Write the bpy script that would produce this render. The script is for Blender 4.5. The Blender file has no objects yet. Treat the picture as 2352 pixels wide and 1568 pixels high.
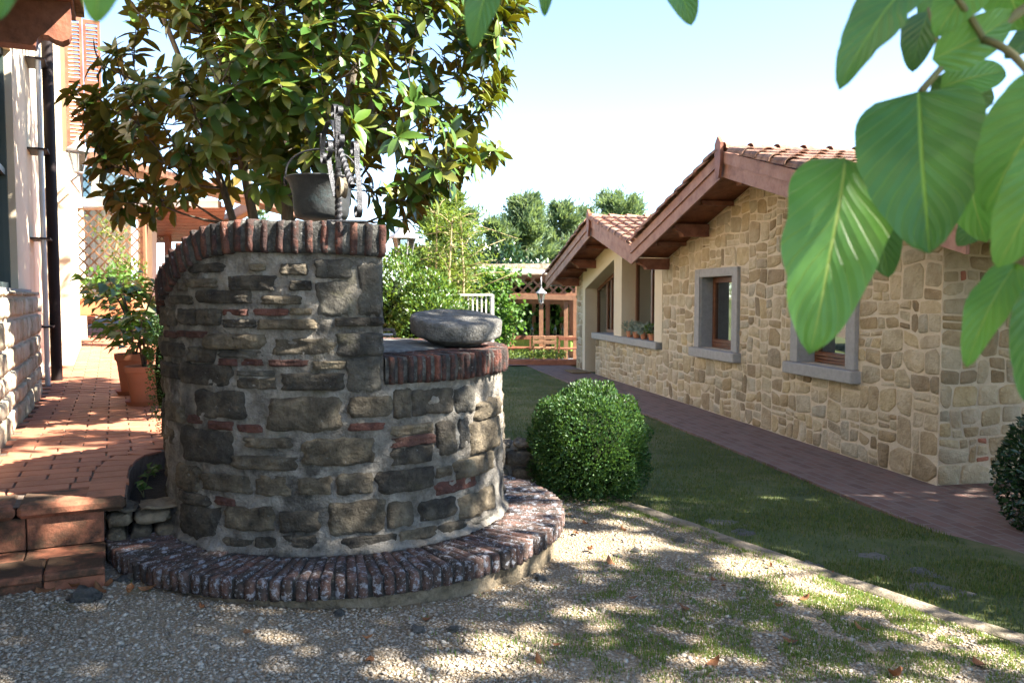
import bpy, bmesh, math, random
import numpy as np
from mathutils import Vector, Matrix, noise
random.seed(7); np.random.seed(7)
SC = bpy.context.scene
COL = SC.collection
# ------------------------------------------------------------------ camera
EYE = 1.55; FPX = 1900.0; PITCH = math.atan(104 / FPX)
cam = bpy.data.cameras.new('camera'); camo = bpy.data.objects.new('camera', cam); COL.objects.link(camo)
camo.location = (0, 0, EYE); camo.rotation_euler = (math.pi / 2 - PITCH, 0, 0)
cam.sensor_width = 36; cam.lens = 36 * FPX / 2352; cam.clip_end = 3000; cam.clip_start = .05
cam.dof.use_dof = True; cam.dof.focus_distance = 4.6; cam.dof.aperture_fstop = 5.6
SC.camera = camo
# ------------------------------------------------------------------ sky, sun, exposure
SUN_AZ = math.radians(-13); SUN_EL = math.radians(43)
SUN = Vector((math.cos(SUN_AZ) * math.cos(SUN_EL), math.sin(SUN_AZ) * math.cos(SUN_EL), math.sin(SUN_EL)))
wd = bpy.data.worlds.new('World'); SC.world = wd; wd.use_nodes = True
wt = wd.node_tree; bg = wt.nodes['Background']
sky = wt.nodes.new('ShaderNodeTexSky'); sky.sky_type = 'NISHITA'; sky.sun_disc = False
sky.sun_elevation = SUN_EL; sky.sun_rotation = math.atan2(SUN.x, SUN.y)
sky.altitude = 200; sky.air_density = .7; sky.dust_density = .05; sky.ozone_density = 1.0
wt.links.new(sky.outputs[0], bg.inputs[0]); bg.inputs[1].default_value = .08
sl = bpy.data.lights.new('sun', 'SUN'); sl.energy = 5.0; sl.angle = math.radians(.53); sl.color = (1, .93, .82)
so = bpy.data.objects.new('sun', sl); COL.objects.link(so); so.location = (20, -5, 20)
so.rotation_euler = (-SUN).to_track_quat('-Z', 'Y').to_euler()
SC.view_settings.view_transform = 'Standard'; SC.view_settings.look = 'None'
SC.view_settings.gamma = 1; SC.view_settings.use_curve_mapping = False
SC.view_settings.exposure = 2.9
SC.render.engine = 'CYCLES'
SC.cycles.max_bounces = 8; SC.cycles.diffuse_bounces = 4; SC.cycles.transparent_max_bounces = 12
SC.cycles.caustics_reflective = False; SC.cycles.caustics_refractive = False
SC.cycles.use_denoising = True

# ------------------------------------------------------------------ photo pixel (2352 wide) -> direction
def ray(x, y):
    u = (x - 1176) / FPX; v = -(y - 784) / FPX
    c, s = math.cos(PITCH), math.sin(PITCH)
    return Vector((u, c + v * s, -s + v * c))
def onz(x, y, z):
    d = ray(x, y); return Vector((0, 0, EYE)) + d * ((z - EYE) / d.z)
def aty(x, y, Y):
    d = ray(x, y); return Vector((0, 0, EYE)) + d * (Y / d.y)
def onplane(x, y, P, n):
    d = ray(x, y); O = Vector((0, 0, EYE)); return O + d * ((P - O).dot(n) / d.dot(n))
def project(P):
    c, s = math.cos(PITCH), math.sin(PITCH)
    q = P - Vector((0, 0, EYE)); dep = q.y * c - q.z * s; up = q.y * s + q.z * c
    return 1176 + FPX * q.x / dep, 784 - FPX * up / dep, dep

# ------------------------------------------------------------------ objects
def tag(o, label=None, cat=None, group=None, kind=None):
    if label: o['label'] = label
    if cat: o['category'] = cat
    if group: o['group'] = group
    if kind: o['kind'] = kind
    return o
def adopt(o, parent):
    if parent is not None:
        o.parent = parent; o.matrix_parent_inverse = parent.matrix_basis.inverted()
    return o
def new(name, me, parent=None, M=None):
    o = bpy.data.objects.new(name, me); COL.objects.link(o)
    if M is not None: o.matrix_basis = M
    return adopt(o, parent)
def thing(name, loc, label, cat, group=None):
    o = bpy.data.objects.new(name, None); COL.objects.link(o); o.location = loc
    o.empty_display_size = .1
    return tag(o, label, cat, group)

class MB:
    def __init__(s): s.v = []; s.f = []; s.m = []; s.uv = None
    def add(s, vs, fs, m=0):
        b = len(s.v); s.v += [tuple(p) for p in vs]
        s.f += [tuple(i + b for i in f) for f in fs]; s.m += [m] * len(fs); return s
    def box(s, c, size, M=None, m=0):
        hx, hy, hz = size[0] / 2, size[1] / 2, size[2] / 2
        vs = [Vector((x, y, z)) for x in (-hx, hx) for y in (-hy, hy) for z in (-hz, hz)]
        if M is not None: vs = [M @ p for p in vs]
        vs = [p + Vector(c) for p in vs]
        return s.add(vs, [(0, 1, 3, 2), (4, 6, 7, 5), (0, 4, 5, 1), (2, 3, 7, 6), (0, 2, 6, 4), (1, 5, 7, 3)], m)
    def bbox(s, c, size, bev=.01, M=None, m=0):
        hx, hy, hz = size[0] / 2, size[1] / 2, size[2] / 2; b = min(bev, hx * .9, hy * .9, hz * .9)
        bm = bmesh.new(); bmesh.ops.create_cube(bm, size=2)
        for v in bm.verts: v.co = Vector((v.co.x * hx, v.co.y * hy, v.co.z * hz))
        bmesh.ops.bevel(bm, geom=bm.edges[:], offset=b, segments=1, affect='EDGES')
        vs = [v.co.copy() for v in bm.verts]; fs = [[v.index for v in f.verts] for f in bm.faces]; bm.free()
        if M is not None: vs = [M @ p for p in vs]
        return s.add([p + Vector(c) for p in vs], fs, m)
    def bar(s, a, b, w, h, up=Vector((0, 0, 1)), m=0):
        a = Vector(a); b = Vector(b); d = (b - a); L = d.length; d.normalize()
        x = d.cross(up)
        if x.length < 1e-4: x = d.cross(Vector((1, 0, 0)))
        x.normalize(); u = x.cross(d)
        M = Matrix((x, d, u)).transposed()
        return s.box((a + b) / 2, (w, L, h), M, m)
    def tube(s, pts, rad, n=8, m=0, cap=True):
        pts = [Vector(p) for p in pts]
        if not hasattr(rad, '__len__'): rad = [rad] * len(pts)
        vs = []; fs = []; x = None
        for i, p in enumerate(pts):
            d = (pts[min(i + 1, len(pts) - 1)] - pts[max(i - 1, 0)]).normalized()
            if x is None:
                x = d.cross(Vector((0, 0, 1)))
                if x.length < 1e-3: x = d.cross(Vector((1, 0, 0)))
            x = (x - d * x.dot(d)).normalized(); y = d.cross(x)
            for k in range(n):
                a = 2 * math.pi * k / n; vs.append(p + (x * math.cos(a) + y * math.sin(a)) * rad[i])
        for i in range(len(pts) - 1):
            for k in range(n):
                fs.append((i * n + k, i * n + (k + 1) % n, (i + 1) * n + (k + 1) % n, (i + 1) * n + k))
        if cap: fs.append(tuple(range(n))[::-1]); fs.append(tuple((len(pts) - 1) * n + k for k in range(n)))
        return s.add(vs, fs, m)
    def lathe(s, prof, c=(0, 0, 0), n=32, m=0, M=None):
        vs = []; fs = []
        for r, z in prof:
            for k in range(n):
                a = 2 * math.pi * k / n; p = Vector((r * math.cos(a), r * math.sin(a), z))
                vs.append((M @ p if M is not None else p) + Vector(c))
        for i in range(len(prof) - 1):
            for k in range(n): fs.append((i * n + k, i * n + (k + 1) % n, (i + 1) * n + (k + 1) % n, (i + 1) * n + k))
        return s.add(vs, fs, m)
    def poly_prism(s, poly, P, a, b, n, d0, d1, m=0):
        """poly: (u,v) list; P origin; a,b axes; extruded along n from d0 to d1"""
        k = len(poly)
        lo = [P + a * u + b * v + n * d0 for u, v in poly]; hi = [P + a * u + b * v + n * d1 for u, v in poly]
        fs = [tuple(range(k))[::-1], tuple(range(k, 2 * k))] + [(i, (i + 1) % k, k + (i + 1) % k, k + i) for i in range(k)]
        return s.add(lo + hi, fs, m)
    def mesh(s, name, mats, smooth=False, shift=None):
        me = bpy.data.meshes.new(name)
        v = s.v if shift is None else [(p[0] - shift[0], p[1] - shift[1], p[2] - shift[2]) for p in s.v]
        me.from_pydata(v, [], s.f)
        for mm in (mats if isinstance(mats, (list, tuple)) else [mats]): me.materials.append(mm)
        if any(s.m): me.polygons.foreach_set('material_index', s.m)
        if smooth: me.polygons.foreach_set('use_smooth', [True] * len(s.f))
        me.update(); return me
    def build(s, name, mats, parent=None, smooth=False, **kw):
        a = np.array(s.v); c = Vector(((a[:, 0].min() + a[:, 0].max()) / 2, (a[:, 1].min() + a[:, 1].max()) / 2, a[:, 2].min()))
        me = s.mesh(name, mats, smooth, c)
        bm = bmesh.new(); bm.from_mesh(me); bmesh.ops.recalc_face_normals(bm, faces=bm.faces[:]); bm.to_mesh(me); bm.free()
        if smooth == 'auto':
            me.polygons.foreach_set('use_smooth', [True] * len(me.polygons)); me.set_sharp_from_angle(angle=math.radians(35))
        o = new(name, me, parent, Matrix.Translation(c))
        return tag(o, **kw)

def inst_mesh(name, bv, bf, M, T, mats, bm_idx=None, smooth=False, uv=None):
    """n copies of a small base mesh merged into one mesh (numpy)"""
    bv = np.asarray(bv, float); bf = np.asarray(bf, int); n = len(T); nv = len(bv); k = bf.shape[1]; nf = len(bf)
    V = (np.einsum('nij,vj->nvi', M, bv) + T[:, None, :]).reshape(-1, 3)
    Fc = (bf[None] + (np.arange(n) * nv)[:, None, None]).reshape(-1)
    me = bpy.data.meshes.new(name)
    me.vertices.add(n * nv); me.vertices.foreach_set('co', V.ravel())
    me.loops.add(len(Fc)); me.loops.foreach_set('vertex_index', Fc.astype(np.int32))
    me.polygons.add(n * nf); me.polygons.foreach_set('loop_start', np.arange(0, n * nf * k, k, dtype=np.int32))
    try: me.polygons.foreach_set('loop_total', np.full(n * nf, k, dtype=np.int32))
    except Exception: pass
    for mm in (mats if isinstance(mats, (list, tuple)) else [mats]): me.materials.append(mm)
    if bm_idx is not None: me.polygons.foreach_set('material_index', np.tile(np.asarray(bm_idx, dtype=np.int32), n))
    if smooth: me.polygons.foreach_set('use_smooth', np.ones(n * nf, dtype=bool))
    me.update(calc_edges=True); me.validate()
    return me
def frames(D, Nn):
    """rotation matrices: y axis = D, z axis ~ Nn"""
    D = D / np.linalg.norm(D, axis=1, keepdims=True)
    X = np.cross(D, Nn); X /= np.linalg.norm(X, axis=1, keepdims=True) + 1e-9
    Z = np.cross(X, D)
    return np.stack([X, D, Z], axis=2)
def rnd_unit(n):
    v = np.random.normal(size=(n, 3)); return v / np.linalg.norm(v, axis=1, keepdims=True)

# ------------------------------------------------------------------ materials
def mat_new(name):
    m = bpy.data.materials.new(name); m.use_nodes = True; nt = m.node_tree
    return m, nt, nt.nodes['Principled BSDF']
def nd(nt, t, ins=None, **kw):
    n = nt.nodes.new('ShaderNode' + t)
    for k, v in kw.items(): setattr(n, k, v)
    for k, v in (ins or {}).items():
        if hasattr(v, 'is_linked') or isinstance(v, bpy.types.NodeSocket): nt.links.new(v, n.inputs[k])
        else: n.inputs[k].default_value = v
    return n
def c4(c): return (c[0], c[1], c[2], 1)
def ramp(nt, fac, stops):
    r = nd(nt, 'ValToRGB'); el = r.color_ramp.elements
    while len(el) < len(stops): el.new(.5)
    for e, (p, c) in zip(el, stops): e.position = p; e.color = c4(c)
    nt.links.new(fac, r.inputs[0]); return r.outputs[0]
def mix(nt, f, a, b, mode='MIX'):
    n = nd(nt, 'Mix', data_type='RGBA', blend_type=mode)
    for s, v in ((n.inputs[0], f), (n.inputs[6], a), (n.inputs[7], b)):
        if isinstance(v, bpy.types.NodeSocket): nt.links.new(v, s)
        else: s.default_value = v if not isinstance(v, (tuple, list)) else c4(v)
    return n.outputs[2]
def math_n(nt, op, a, b=None, c=None):
    n = nd(nt, 'Math', operation=op)
    for i, v in enumerate((a, b, c)):
        if v is None: continue
        if isinstance(v, bpy.types.NodeSocket): nt.links.new(v, n.inputs[i])
        else: n.inputs[i].default_value = v
    return n.outputs[0]
def smooth_step(nt, v, lo, hi):
    n = nd(nt, 'MapRange', {1: lo, 2: hi, 3: 0.0, 4: 1.0}, interpolation_type='SMOOTHSTEP'); nt.links.new(v, n.inputs[0]); return n.outputs[0]
def coords(nt, rnd='obj', world=False):
    if world: p = nd(nt, 'NewGeometry').outputs['Position']
    else: p = nd(nt, 'TexCoord').outputs['Object']
    if rnd == 'isl': r = nd(nt, 'NewGeometry').outputs['Random Per Island']
    else: r = nd(nt, 'ObjectInfo').outputs['Random']
    off = nd(nt, 'CombineXYZ', {0: math_n(nt, 'MULTIPLY', r, 37.0), 1: math_n(nt, 'MULTIPLY', r, 91.0), 2: math_n(nt, 'MULTIPLY', r, 53.0)}).outputs[0]
    if not world: p = nd(nt, 'VectorMath', {0: p, 1: off}, operation='ADD').outputs[0]
    return p, r
def tex_noise(nt, p, sc, det=5, rough=.6, stretch=None):
    if stretch: p = nd(nt, 'Mapping', {0: p, 3: stretch}).outputs[0]
    return nd(nt, 'TexNoise', {'Vector': p, 'Scale': sc, 'Detail': det, 'Roughness': rough}).outputs['Fac']

def surf(name, cols, sc=8, rough=.85, bump=.4, bsc=40, rnd='obj', tones=None, dirt=None, specks=(), spec=.3, stretch=None, world=False, bd=.02, patches=()):
    """stone / brick / wood / plaster: base ramp from noise, per-piece tone, dirt, lichen specks, bump"""
    m, nt, b = mat_new(name); p, r = coords(nt, rnd, world)
    n1 = tex_noise(nt, p, sc, 6, .65, stretch)
    n = len(cols); col = ramp(nt, n1, [(.3 + .4 * i / max(1, n - 1), c) for i, c in enumerate(cols)])
    if tones:
        t = ramp(nt, r, [(i / max(1, len(tones) - 1), c) for i, c in enumerate(tones)])
        col = mix(nt, 1.0, col, t, 'MULTIPLY')
    for (dc, ds, lo, hi, amt) in ([dirt] if dirt else []) + list(patches):
        f = smooth_step(nt, tex_noise(nt, p, ds, 6, .7), lo, hi); col = mix(nt, math_n(nt, 'MULTIPLY', f, amt), col, dc)
    for (scol, ssc, thr) in specks:
        v = nd(nt, 'TexVoronoi', {'Vector': p, 'Scale': ssc, 'Randomness': 1.0})
        size = math_n(nt, 'MULTIPLY', smooth_step(nt, nd(nt, 'SeparateColor', {0: v.outputs['Color']}).outputs[0], .45, 1.0), thr)
        wob = math_n(nt, 'MULTIPLY_ADD', tex_noise(nt, p, ssc * 3, 3), .25, math_n(nt, 'SUBTRACT', v.outputs['Distance'], .125))
        f = math_n(nt, 'LESS_THAN', wob, size); col = mix(nt, f, col, scol)
    nt.links.new(col, b.inputs['Base Color']); b.inputs['Roughness'].default_value = rough
    b.inputs['Specular IOR Level'].default_value = spec
    if bump:
        h = math_n(nt, 'ADD', tex_noise(nt, p, bsc, 6, .65, stretch), math_n(nt, 'MULTIPLY', n1, .8))
        bp = nd(nt, 'Bump', {'Strength': bump, 'Distance': bd, 'Height': h}); nt.links.new(bp.outputs[0], b.inputs['Normal'])
    return m
def leaf_mat(name, cols, rough=.4, trans=.35, tcol=None, spec=.5, rnd='isl', rr=None):
    m, nt, b = mat_new(name)
    r = nd(nt, 'NewGeometry').outputs['Random Per Island'] if rnd == 'isl' else nd(nt, 'ObjectInfo').outputs['Random']
    n = len(cols); col = ramp(nt, r, [(i / max(1, n - 1), c) for i, c in enumerate(cols)])
    p = nd(nt, 'TexCoord').outputs['Object']
    nn = tex_noise(nt, p, 30, 3); col = mix(nt, math_n(nt, 'MULTIPLY', nn, .35), col, (cols[0][0] * .5, cols[0][1] * .5, cols[0][2] * .5))
    nt.links.new(col, b.inputs['Base Color']); b.inputs['Roughness'].default_value = rough; b.inputs['Specular IOR Level'].default_value = spec
    if trans:
        t = nd(nt, 'BsdfTranslucent'); tc = tcol or (cols[-1][0] * 1.5, cols[-1][1] * 1.5, cols[-1][2] * .8)
        nt.links.new(mix(nt, .6, col, tc), t.inputs[0])
        mx = nd(nt, 'MixShader', {0: trans, 1: b.outputs[0], 2: t.outputs[0]}); nt.links.new(mx.outputs[0], nt.nodes['Material Output'].inputs[0])
    return m
def flat(name, c, rough=.6, metal=0, spec=.4):
    m, nt, b = mat_new(name); b.inputs['Base Color'].default_value = c4(c); b.inputs['Roughness'].default_value = rough
    b.inputs['Metallic'].default_value = metal; b.inputs['Specular IOR Level'].default_value = spec; return m

WHITE_L = (.34, .34, .33)
M = {}
SPK = ((WHITE_L, 38, .26), (WHITE_L, 90, .22))
STD = dict(sc=9, bump=.9, bsc=45, rough=.9, patches=(((.24, .24, .23), 48, .63, .68, .6), ((.09, .085, .04), 4, .58, .7, .4)), bd=.03)
M['ws_dark'] = surf('weathered_dark_stone', [(.018, .016, .014), (.064, .056, .045), (.145, .124, .094)], tones=[(.8, .8, .8), (1.25, 1.2, 1.1)], **STD)
M['ws_brown'] = surf('weathered_brown_stone', [(.032, .027, .02), (.115, .096, .07), (.23, .195, .14)], tones=[(.8, .8, .8), (1.2, 1.15, 1.05)], **STD)
M['ws_grey'] = surf('weathered_grey_stone', [(.03, .028, .025), (.08, .074, .063), (.145, .133, .11)], tones=[(.8, .8, .82), (1.15, 1.15, 1.1)], **STD)
M['ws_red'] = surf('old_thin_brick', [(.04, .024, .02), (.12, .056, .042), (.18, .085, .062)], tones=[(.7, .75, .8), (1.1, 1, 1)], **STD)
M['ws_mortar'] = surf('well_mortar', [(.09, .08, .067), (.25, .228, .195), (.42, .39, .34)], sc=7, bump=1.0, bsc=60, rough=.95, bd=.03,
    dirt=((.035, .032, .027), 3.2, .5, .66, .8), patches=(((.14, .12, .05), 2.1, .56, .7, .5), ((.3, .3, .29), 60, .64, .69, .5)))
M['cop_brick'] = surf('coping_brick', [(.03, .02, .017), (.10, .045, .034), (.19, .085, .058)], sc=11, bump=.8, bsc=60, rough=.92,
    tones=[(.55, .6, .65), (1.15, .9, .85), (.9, .95, 1.0), (.5, .6, .7), (1.2, 1.1, 1.0)], dirt=((.024, .024, .023), 7, .44, .58, .85), patches=(((.26, .26, .255), 36, .61, .67, .6), ((.22, .21, .12), 14, .63, .7, .4)), bd=.02)
M['cop_mortar'] = surf('coping_mortar', [(.02, .02, .019), (.065, .063, .057), (.15, .145, .13)], sc=10, bump=1, bsc=70, rough=.95, patches=(((.26, .26, .25), 36, .6, .66, .6),))
M['ring_brick'] = surf('step_ring_brick', [(.045, .035, .031), (.12, .075, .06), (.2, .12, .095)], sc=10, bump=.8, bsc=60, rough=.9,
    tones=[(.7, .75, .8), (1.1, .92, .88), (.9, .95, .95), (1.2, 1.15, 1.15), (.8, .9, .95)], dirt=((.035, .033, .03), 6, .43, .6, .8), patches=(((.36, .37, .4), 22, .54, .61, .75), ((.33, .34, .36), 55, .57, .63, .7)),
    specks=(((.3, .31, .33), 60, .22),), bd=.02)
M['ring_plinth'] = surf('plinth_render', [(.1, .08, .055), (.22, .175, .115), (.33, .27, .19)], sc=7, bump=1, bsc=50, dirt=((.05, .045, .035), 4, .5, .65, .7))
M['mill'] = surf('millstone_stone', [(.06, .058, .053), (.15, .145, .132), (.25, .24, .22)], sc=12, bump=1, bsc=70, patches=(((.03, .03, .03), 9, .56, .68, .6), ((.3, .3, .29), 40, .62, .68, .5)), rough=.92)
M['iron'] = surf('wrought_iron', [(.02, .021, .024), (.045, .046, .052)], sc=30, rough=.45, bump=.3, bsc=120, spec=.6, dirt=((.12, .06, .03), 25, .6, .72, .5))
M['iron'].node_tree.nodes['Principled BSDF'].inputs['Metallic'].default_value = .55
M['copper'] = surf('old_copper', [(.025, .027, .028), (.045, .047, .046), (.065, .068, .066)], sc=6, rough=.5, bump=.25, bsc=30, spec=.5, dirt=((.08, .13, .14), 7, .55, .7, .5))
M['copper'].node_tree.nodes['Principled BSDF'].inputs['Metallic'].default_value = .35
HT = [(.95, .9, .8), (1.0, .98, .97), (.72, .63, .5), (1.08, 1.05, 1.0), (.8, .82, .84), (1.0, .9, .7), (.9, .92, .93), (.5, .42, .33), (1.05, 1.0, .92), (.7, .6, .45)]
M['h_stone'] = surf('house_stone', [(.38, .31, .21), (.5, .425, .305), (.59, .52, .4)], sc=7, bump=.8, bsc=28, tones=HT, rough=.9, bd=.03)
M['h_stone_i'] = surf('house_stone_small', [(.38, .31, .21), (.5, .425, .305), (.59, .52, .4)], sc=7, bump=.8, bsc=28, tones=HT, rough=.9, rnd='isl', bd=.03)
M['h_brickbit'] = surf('brick_chip', [(.32, .12, .075), (.45, .2, .13)], sc=15, bump=.5)
M['h_mortar'] = surf('house_mortar', [(.58, .48, .35), (.68, .58, .44)], sc=14, bump=.7, bsc=90, rough=.95)
M['plaster'] = surf('cream_plaster', [(.6, .5, .36), (.66, .56, .41)], sc=3, bump=.15, bsc=80, rough=.9)
M['serena'] = surf('grey_sandstone', [(.27, .26, .25), (.35, .335, .32)], sc=14, bump=.2, bsc=120, rough=.8)
M['wood'] = surf('stained_wood', [(.1, .035, .02), (.2, .075, .043), (.26, .11, .065)], sc=6, bump=.3, bsc=20, stretch=(1, 1, 1), rough=.55, tones=[(.9, .9, .9), (1.1, 1.05, 1.0)])
M['wood_grey'] = surf('weathered_fascia_wood', [(.17, .075, .048), (.28, .14, .095), (.35, .195, .14)], sc=5, bump=.3, bsc=25, rough=.6)
M['wood_frame'] = surf('window_frame_wood', [(.11, .04, .02), (.18, .075, .035)], sc=10, bump=.15, bsc=40, rough=.4)
M['wood_light'] = surf('pine_wood', [(.2, .1, .058), (.29, .16, .09)], sc=8, bump=.2, bsc=40, rough=.6)  # light brown wood tone for verandah, trellis and pergola timbers
M['wood_pale'] = surf('grey_timber', [(.13, .105, .075), (.21, .175, .13), (.28, .24, .185)], sc=9, bump=.8, bsc=40, rough=.9, dirt=((.06, .055, .03), 4, .46, .62, .7))
M['rooftile'] = surf('roof_tile_clay', [(.14, .075, .055), (.29, .165, .115), (.4, .255, .19)], sc=9, bump=.6, bsc=50, tones=[(.7, .7, .7), (1.1, 1, .95), (.9, .95, 1), (1.15, 1.1, 1.05)], dirt=((.06, .045, .04), 6, .5, .64, .7), rough=.9)
M['rooftile_i'] = surf('roof_tile_clay_far', [(.14, .075, .055), (.29, .165, .115), (.4, .255, .19)], sc=9, bump=.6, bsc=50, rnd='isl', tones=[(.7, .7, .7), (1.1, 1, .95), (1.15, 1.1, 1.05)], dirt=((.06, .045, .04), 6, .5, .64, .7), rough=.9)
M['terra'] = surf('terracotta_tile', [(.26, .098, .055), (.36, .145, .083), (.42, .18, .105)], sc=5, bump=.25, bsc=60, tones=[(.88, .88, .88), (1.08, 1.05, 1.02)], dirt=((.11, .055, .037), 3, .55, .72, .6), rough=.7)
M['terra_i'] = surf('terracotta_tile_far', [(.26, .098, .055), (.36, .145, .083), (.42, .18, .105)], sc=5, bump=.25, bsc=60, rnd='isl', tones=[(.88, .88, .88), (1.08, 1.05, 1.02)], rough=.7)
M['terra_old'] = surf('mossy_terracotta', [(.2, .07, .04), (.33, .125, .07), (.38, .16, .09)], sc=4, bump=.35, bsc=50, dirt=((.03, .026, .016), 2.6, .38, .58, .9), rough=.85)
M['joint'] = surf('tile_joint', [(.1, .075, .06), (.17, .13, .1)], sc=20, bump=.5, rough=.95)
M['pot'] = surf('terracotta_pot', [(.42, .165, .085), (.5, .21, .115)], sc=4, bump=.1, rough=.75)
M['soil'] = surf('dark_soil', [(.02, .015, .01), (.05, .038, .026)], sc=30, bump=1, bsc=60, rough=1)
M['bark'] = surf('grey_bark', [(.045, .036, .027), (.12, .1, .075), (.19, .165, .13)], sc=14, bump=.8, bsc=50, rough=.95, stretch=(1, 1, .35))
M['bark_pale'] = surf('pale_bark', [(.25, .2, .1), (.38, .31, .17)], sc=14, bump=.3, bsc=50)
M['twig'] = surf('green_twig', [(.12, .1, .05), (.16, .17, .06)], sc=20, bump=.2)
M['white'] = flat('white_paint', (.75, .74, .72), .5)
M['pipe_dark'] = flat('dark_brown_pipe', (.012, .007, .007), .6, 0, .2)
M['pipe_grey'] = flat('grey_zinc_pipe', (.4, .4, .41), .4, .3)
M['dark'] = flat('unlit_interior', (.02, .018, .016), .9)
M['cloth_green'] = surf('green_tablecloth', [(.2, .36, .08), (.26, .42, .1)], sc=4, bump=.1, rough=.9)
def glass_mat(name, tint=(.6, .65, .62), r=.03, alpha=.25):
    m, nt, b = mat_new(name)
    g = nd(nt, 'BsdfGlossy', {'Roughness': r, 'Color': (.9, .95, .95, 1)}); t = nd(nt, 'BsdfTransparent', {0: c4(tint)})
    fr = nd(nt, 'Fresnel', {0: 1.5}); f = math_n(nt, 'ADD', fr.outputs[0], alpha)
    mx = nd(nt, 'MixShader', {0: f, 1: t.outputs[0], 2: g.outputs[0]}); nt.links.new(mx.outputs[0], nt.nodes['Material Output'].inputs[0]); return m
M['glass'] = glass_mat('window_glass'); M['lampglass'] = glass_mat('lantern_glass', (.9, .92, .92), .1, .15)
def curtain_mat():
    m, nt, b = mat_new('sheer_curtain'); b.inputs['Base Color'].default_value = (.78, .8, .72, 1); b.inputs['Roughness'].default_value = .9
    t = nd(nt, 'BsdfTranslucent', {0: (.6, .62, .55, 1)}); mx = nd(nt, 'MixShader', {0: .3, 1: b.outputs[0], 2: t.outputs[0]})
    nt.links.new(mx.outputs[0], nt.nodes['Material Output'].inputs[0]); return m
M['curtain'] = curtain_mat()
# foliage
M['mag_top'] = leaf_mat('magnolia_leaf_upper', [(.035, .095, .022), (.065, .155, .028), (.1, .2, .034), (.17, .22, .034), (.25, .23, .045)], rough=.32, trans=.42, tcol=(.4, .45, .03), spec=.6)
M['mag_bot'] = leaf_mat('magnolia_leaf_underside', [(.15, .15, .035), (.22, .19, .045), (.28, .15, .05)], rough=.7, trans=.35, tcol=(.45, .42, .04), spec=.2)
M['box'] = leaf_mat('boxwood_leaf', [(.012, .04, .012), (.025, .075, .018), (.04, .1, .022), (.075, .14, .03)], rough=.5, spec=.3, trans=.25)
M['hedge'] = leaf_mat('hedge_leaf', [(.03, .08, .018), (.07, .15, .025), (.15, .22, .03)], rough=.35, trans=.3)
M['laurel'] = leaf_mat('laurel_leaf', [(.012, .035, .012), (.025, .06, .018)], rough=.3, trans=.15)
M['conifer'] = leaf_mat('conifer_needles', [(.065, .12, .065), (.1, .165, .075), (.15, .2, .085)], rough=.6, trans=.4)
M['feather'] = leaf_mat('feathery_leaf', [(.06, .12, .025), (.11, .18, .03), (.17, .22, .04)], rough=.6, trans=.4)
M['vine'] = leaf_mat('vine_leaf', [(.05, .13, .02), (.1, .2, .03)], rough=.5, trans=.4)
M['lemon'] = leaf_mat('citrus_leaf', [(.03, .09, .02), (.07, .17, .03), (.14, .24, .04)], rough=.3, trans=.35, spec=.6)
M['succ'] = leaf_mat('succulent_leaf', [(.2, .26, .2), (.35, .4, .33)], rough=.6, trans=.1)
M['grass'] = leaf_mat('grass_blade', [(.06, .13, .025), (.12, .21, .04), (.22, .24, .08)], rough=.6, trans=.35, spec=.2)
M['lawn_grass'] = leaf_mat('lawn_blade', [(.04, .085, .02), (.08, .14, .03), (.2, .19, .075)], rough=.7, trans=.3, spec=.2)
M['dryleaf'] = surf('dry_leaf', [(.14, .06, .03), (.28, .13, .06), (.36, .2, .1)], sc=12, bump=.3, tones=[(.6, .55, .5), (1.1, 1, .9)])
M['canopy'] = leaf_mat('fruit_tree_leaf', [(.04, .1, .02), (.07, .16, .03), (.1, .2, .035)], rough=.4, trans=.35)
def gravel_mat():
    m, nt, b = mat_new('gravel'); p = nd(nt, 'NewGeometry').outputs['Position']
    v = nd(nt, 'TexVoronoi', {'Vector': p, 'Scale': 75.0}); v2 = nd(nt, 'TexVoronoi', {'Vector': p, 'Scale': 160.0})
    col = ramp(nt, nd(nt, 'SeparateColor', {0: v.outputs['Color']}).outputs[0], [(0, (.15, .12, .09)), (.4, (.3, .25, .185)), (.75, (.42, .365, .285)), (1, (.52, .47, .4))])
    col = mix(nt, smooth_step(nt, v.outputs['Distance'], .25, .6), col, (.2, .15, .095))
    big = tex_noise(nt, p, .9, 5); col = mix(nt, math_n(nt, 'MULTIPLY', smooth_step(nt, big, .48, .66), .75), col, (.34, .275, .19))
    n2 = tex_noise(nt, p, 2.3, 6, .7); col = mix(nt, math_n(nt, 'MULTIPLY', smooth_step(nt, n2, .55, .7), .7), col, (.15, .13, .065))
    nt.links.new(col, b.inputs['Base Color']); b.inputs['Roughness'].default_value = .95; b.inputs['Specular IOR Level'].default_value = .2
    h = math_n(nt, 'SUBTRACT', 1.0, v.outputs['Distance']); h = math_n(nt, 'MULTIPLY_ADD', v2.outputs['Distance'], -.5, h)
    bp = nd(nt, 'Bump', {'Strength': .9, 'Distance': .012, 'Height': h}); nt.links.new(bp.outputs[0], b.inputs['Normal']); return m
M['gravel'] = gravel_mat()
M['pebble'] = surf('pebble', [(.3, .265, .22), (.39, .355, .3)], sc=25, bump=.2, rnd='isl', tones=[(.45, .42, .4), (.9, .85, .78), (1.05, 1.03, 1.0), (1.25, 1.24, 1.22), (.75, .66, .55)], rough=.9)
M['rock'] = surf('loose_stone', [(.17, .162, .15), (.28, .265, .24)], sc=10, bump=.6, tones=[(.7, .7, .72), (1.2, 1.15, 1.1)])
M['lawn'] = surf('lawn_soil', [(.05, .07, .025), (.09, .11, .04), (.17, .15, .075)], sc=1.6, bump=.8, bsc=60, world=True, rough=1, dirt=((.2, .165, .1), .9, .55, .7, .7))
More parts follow.
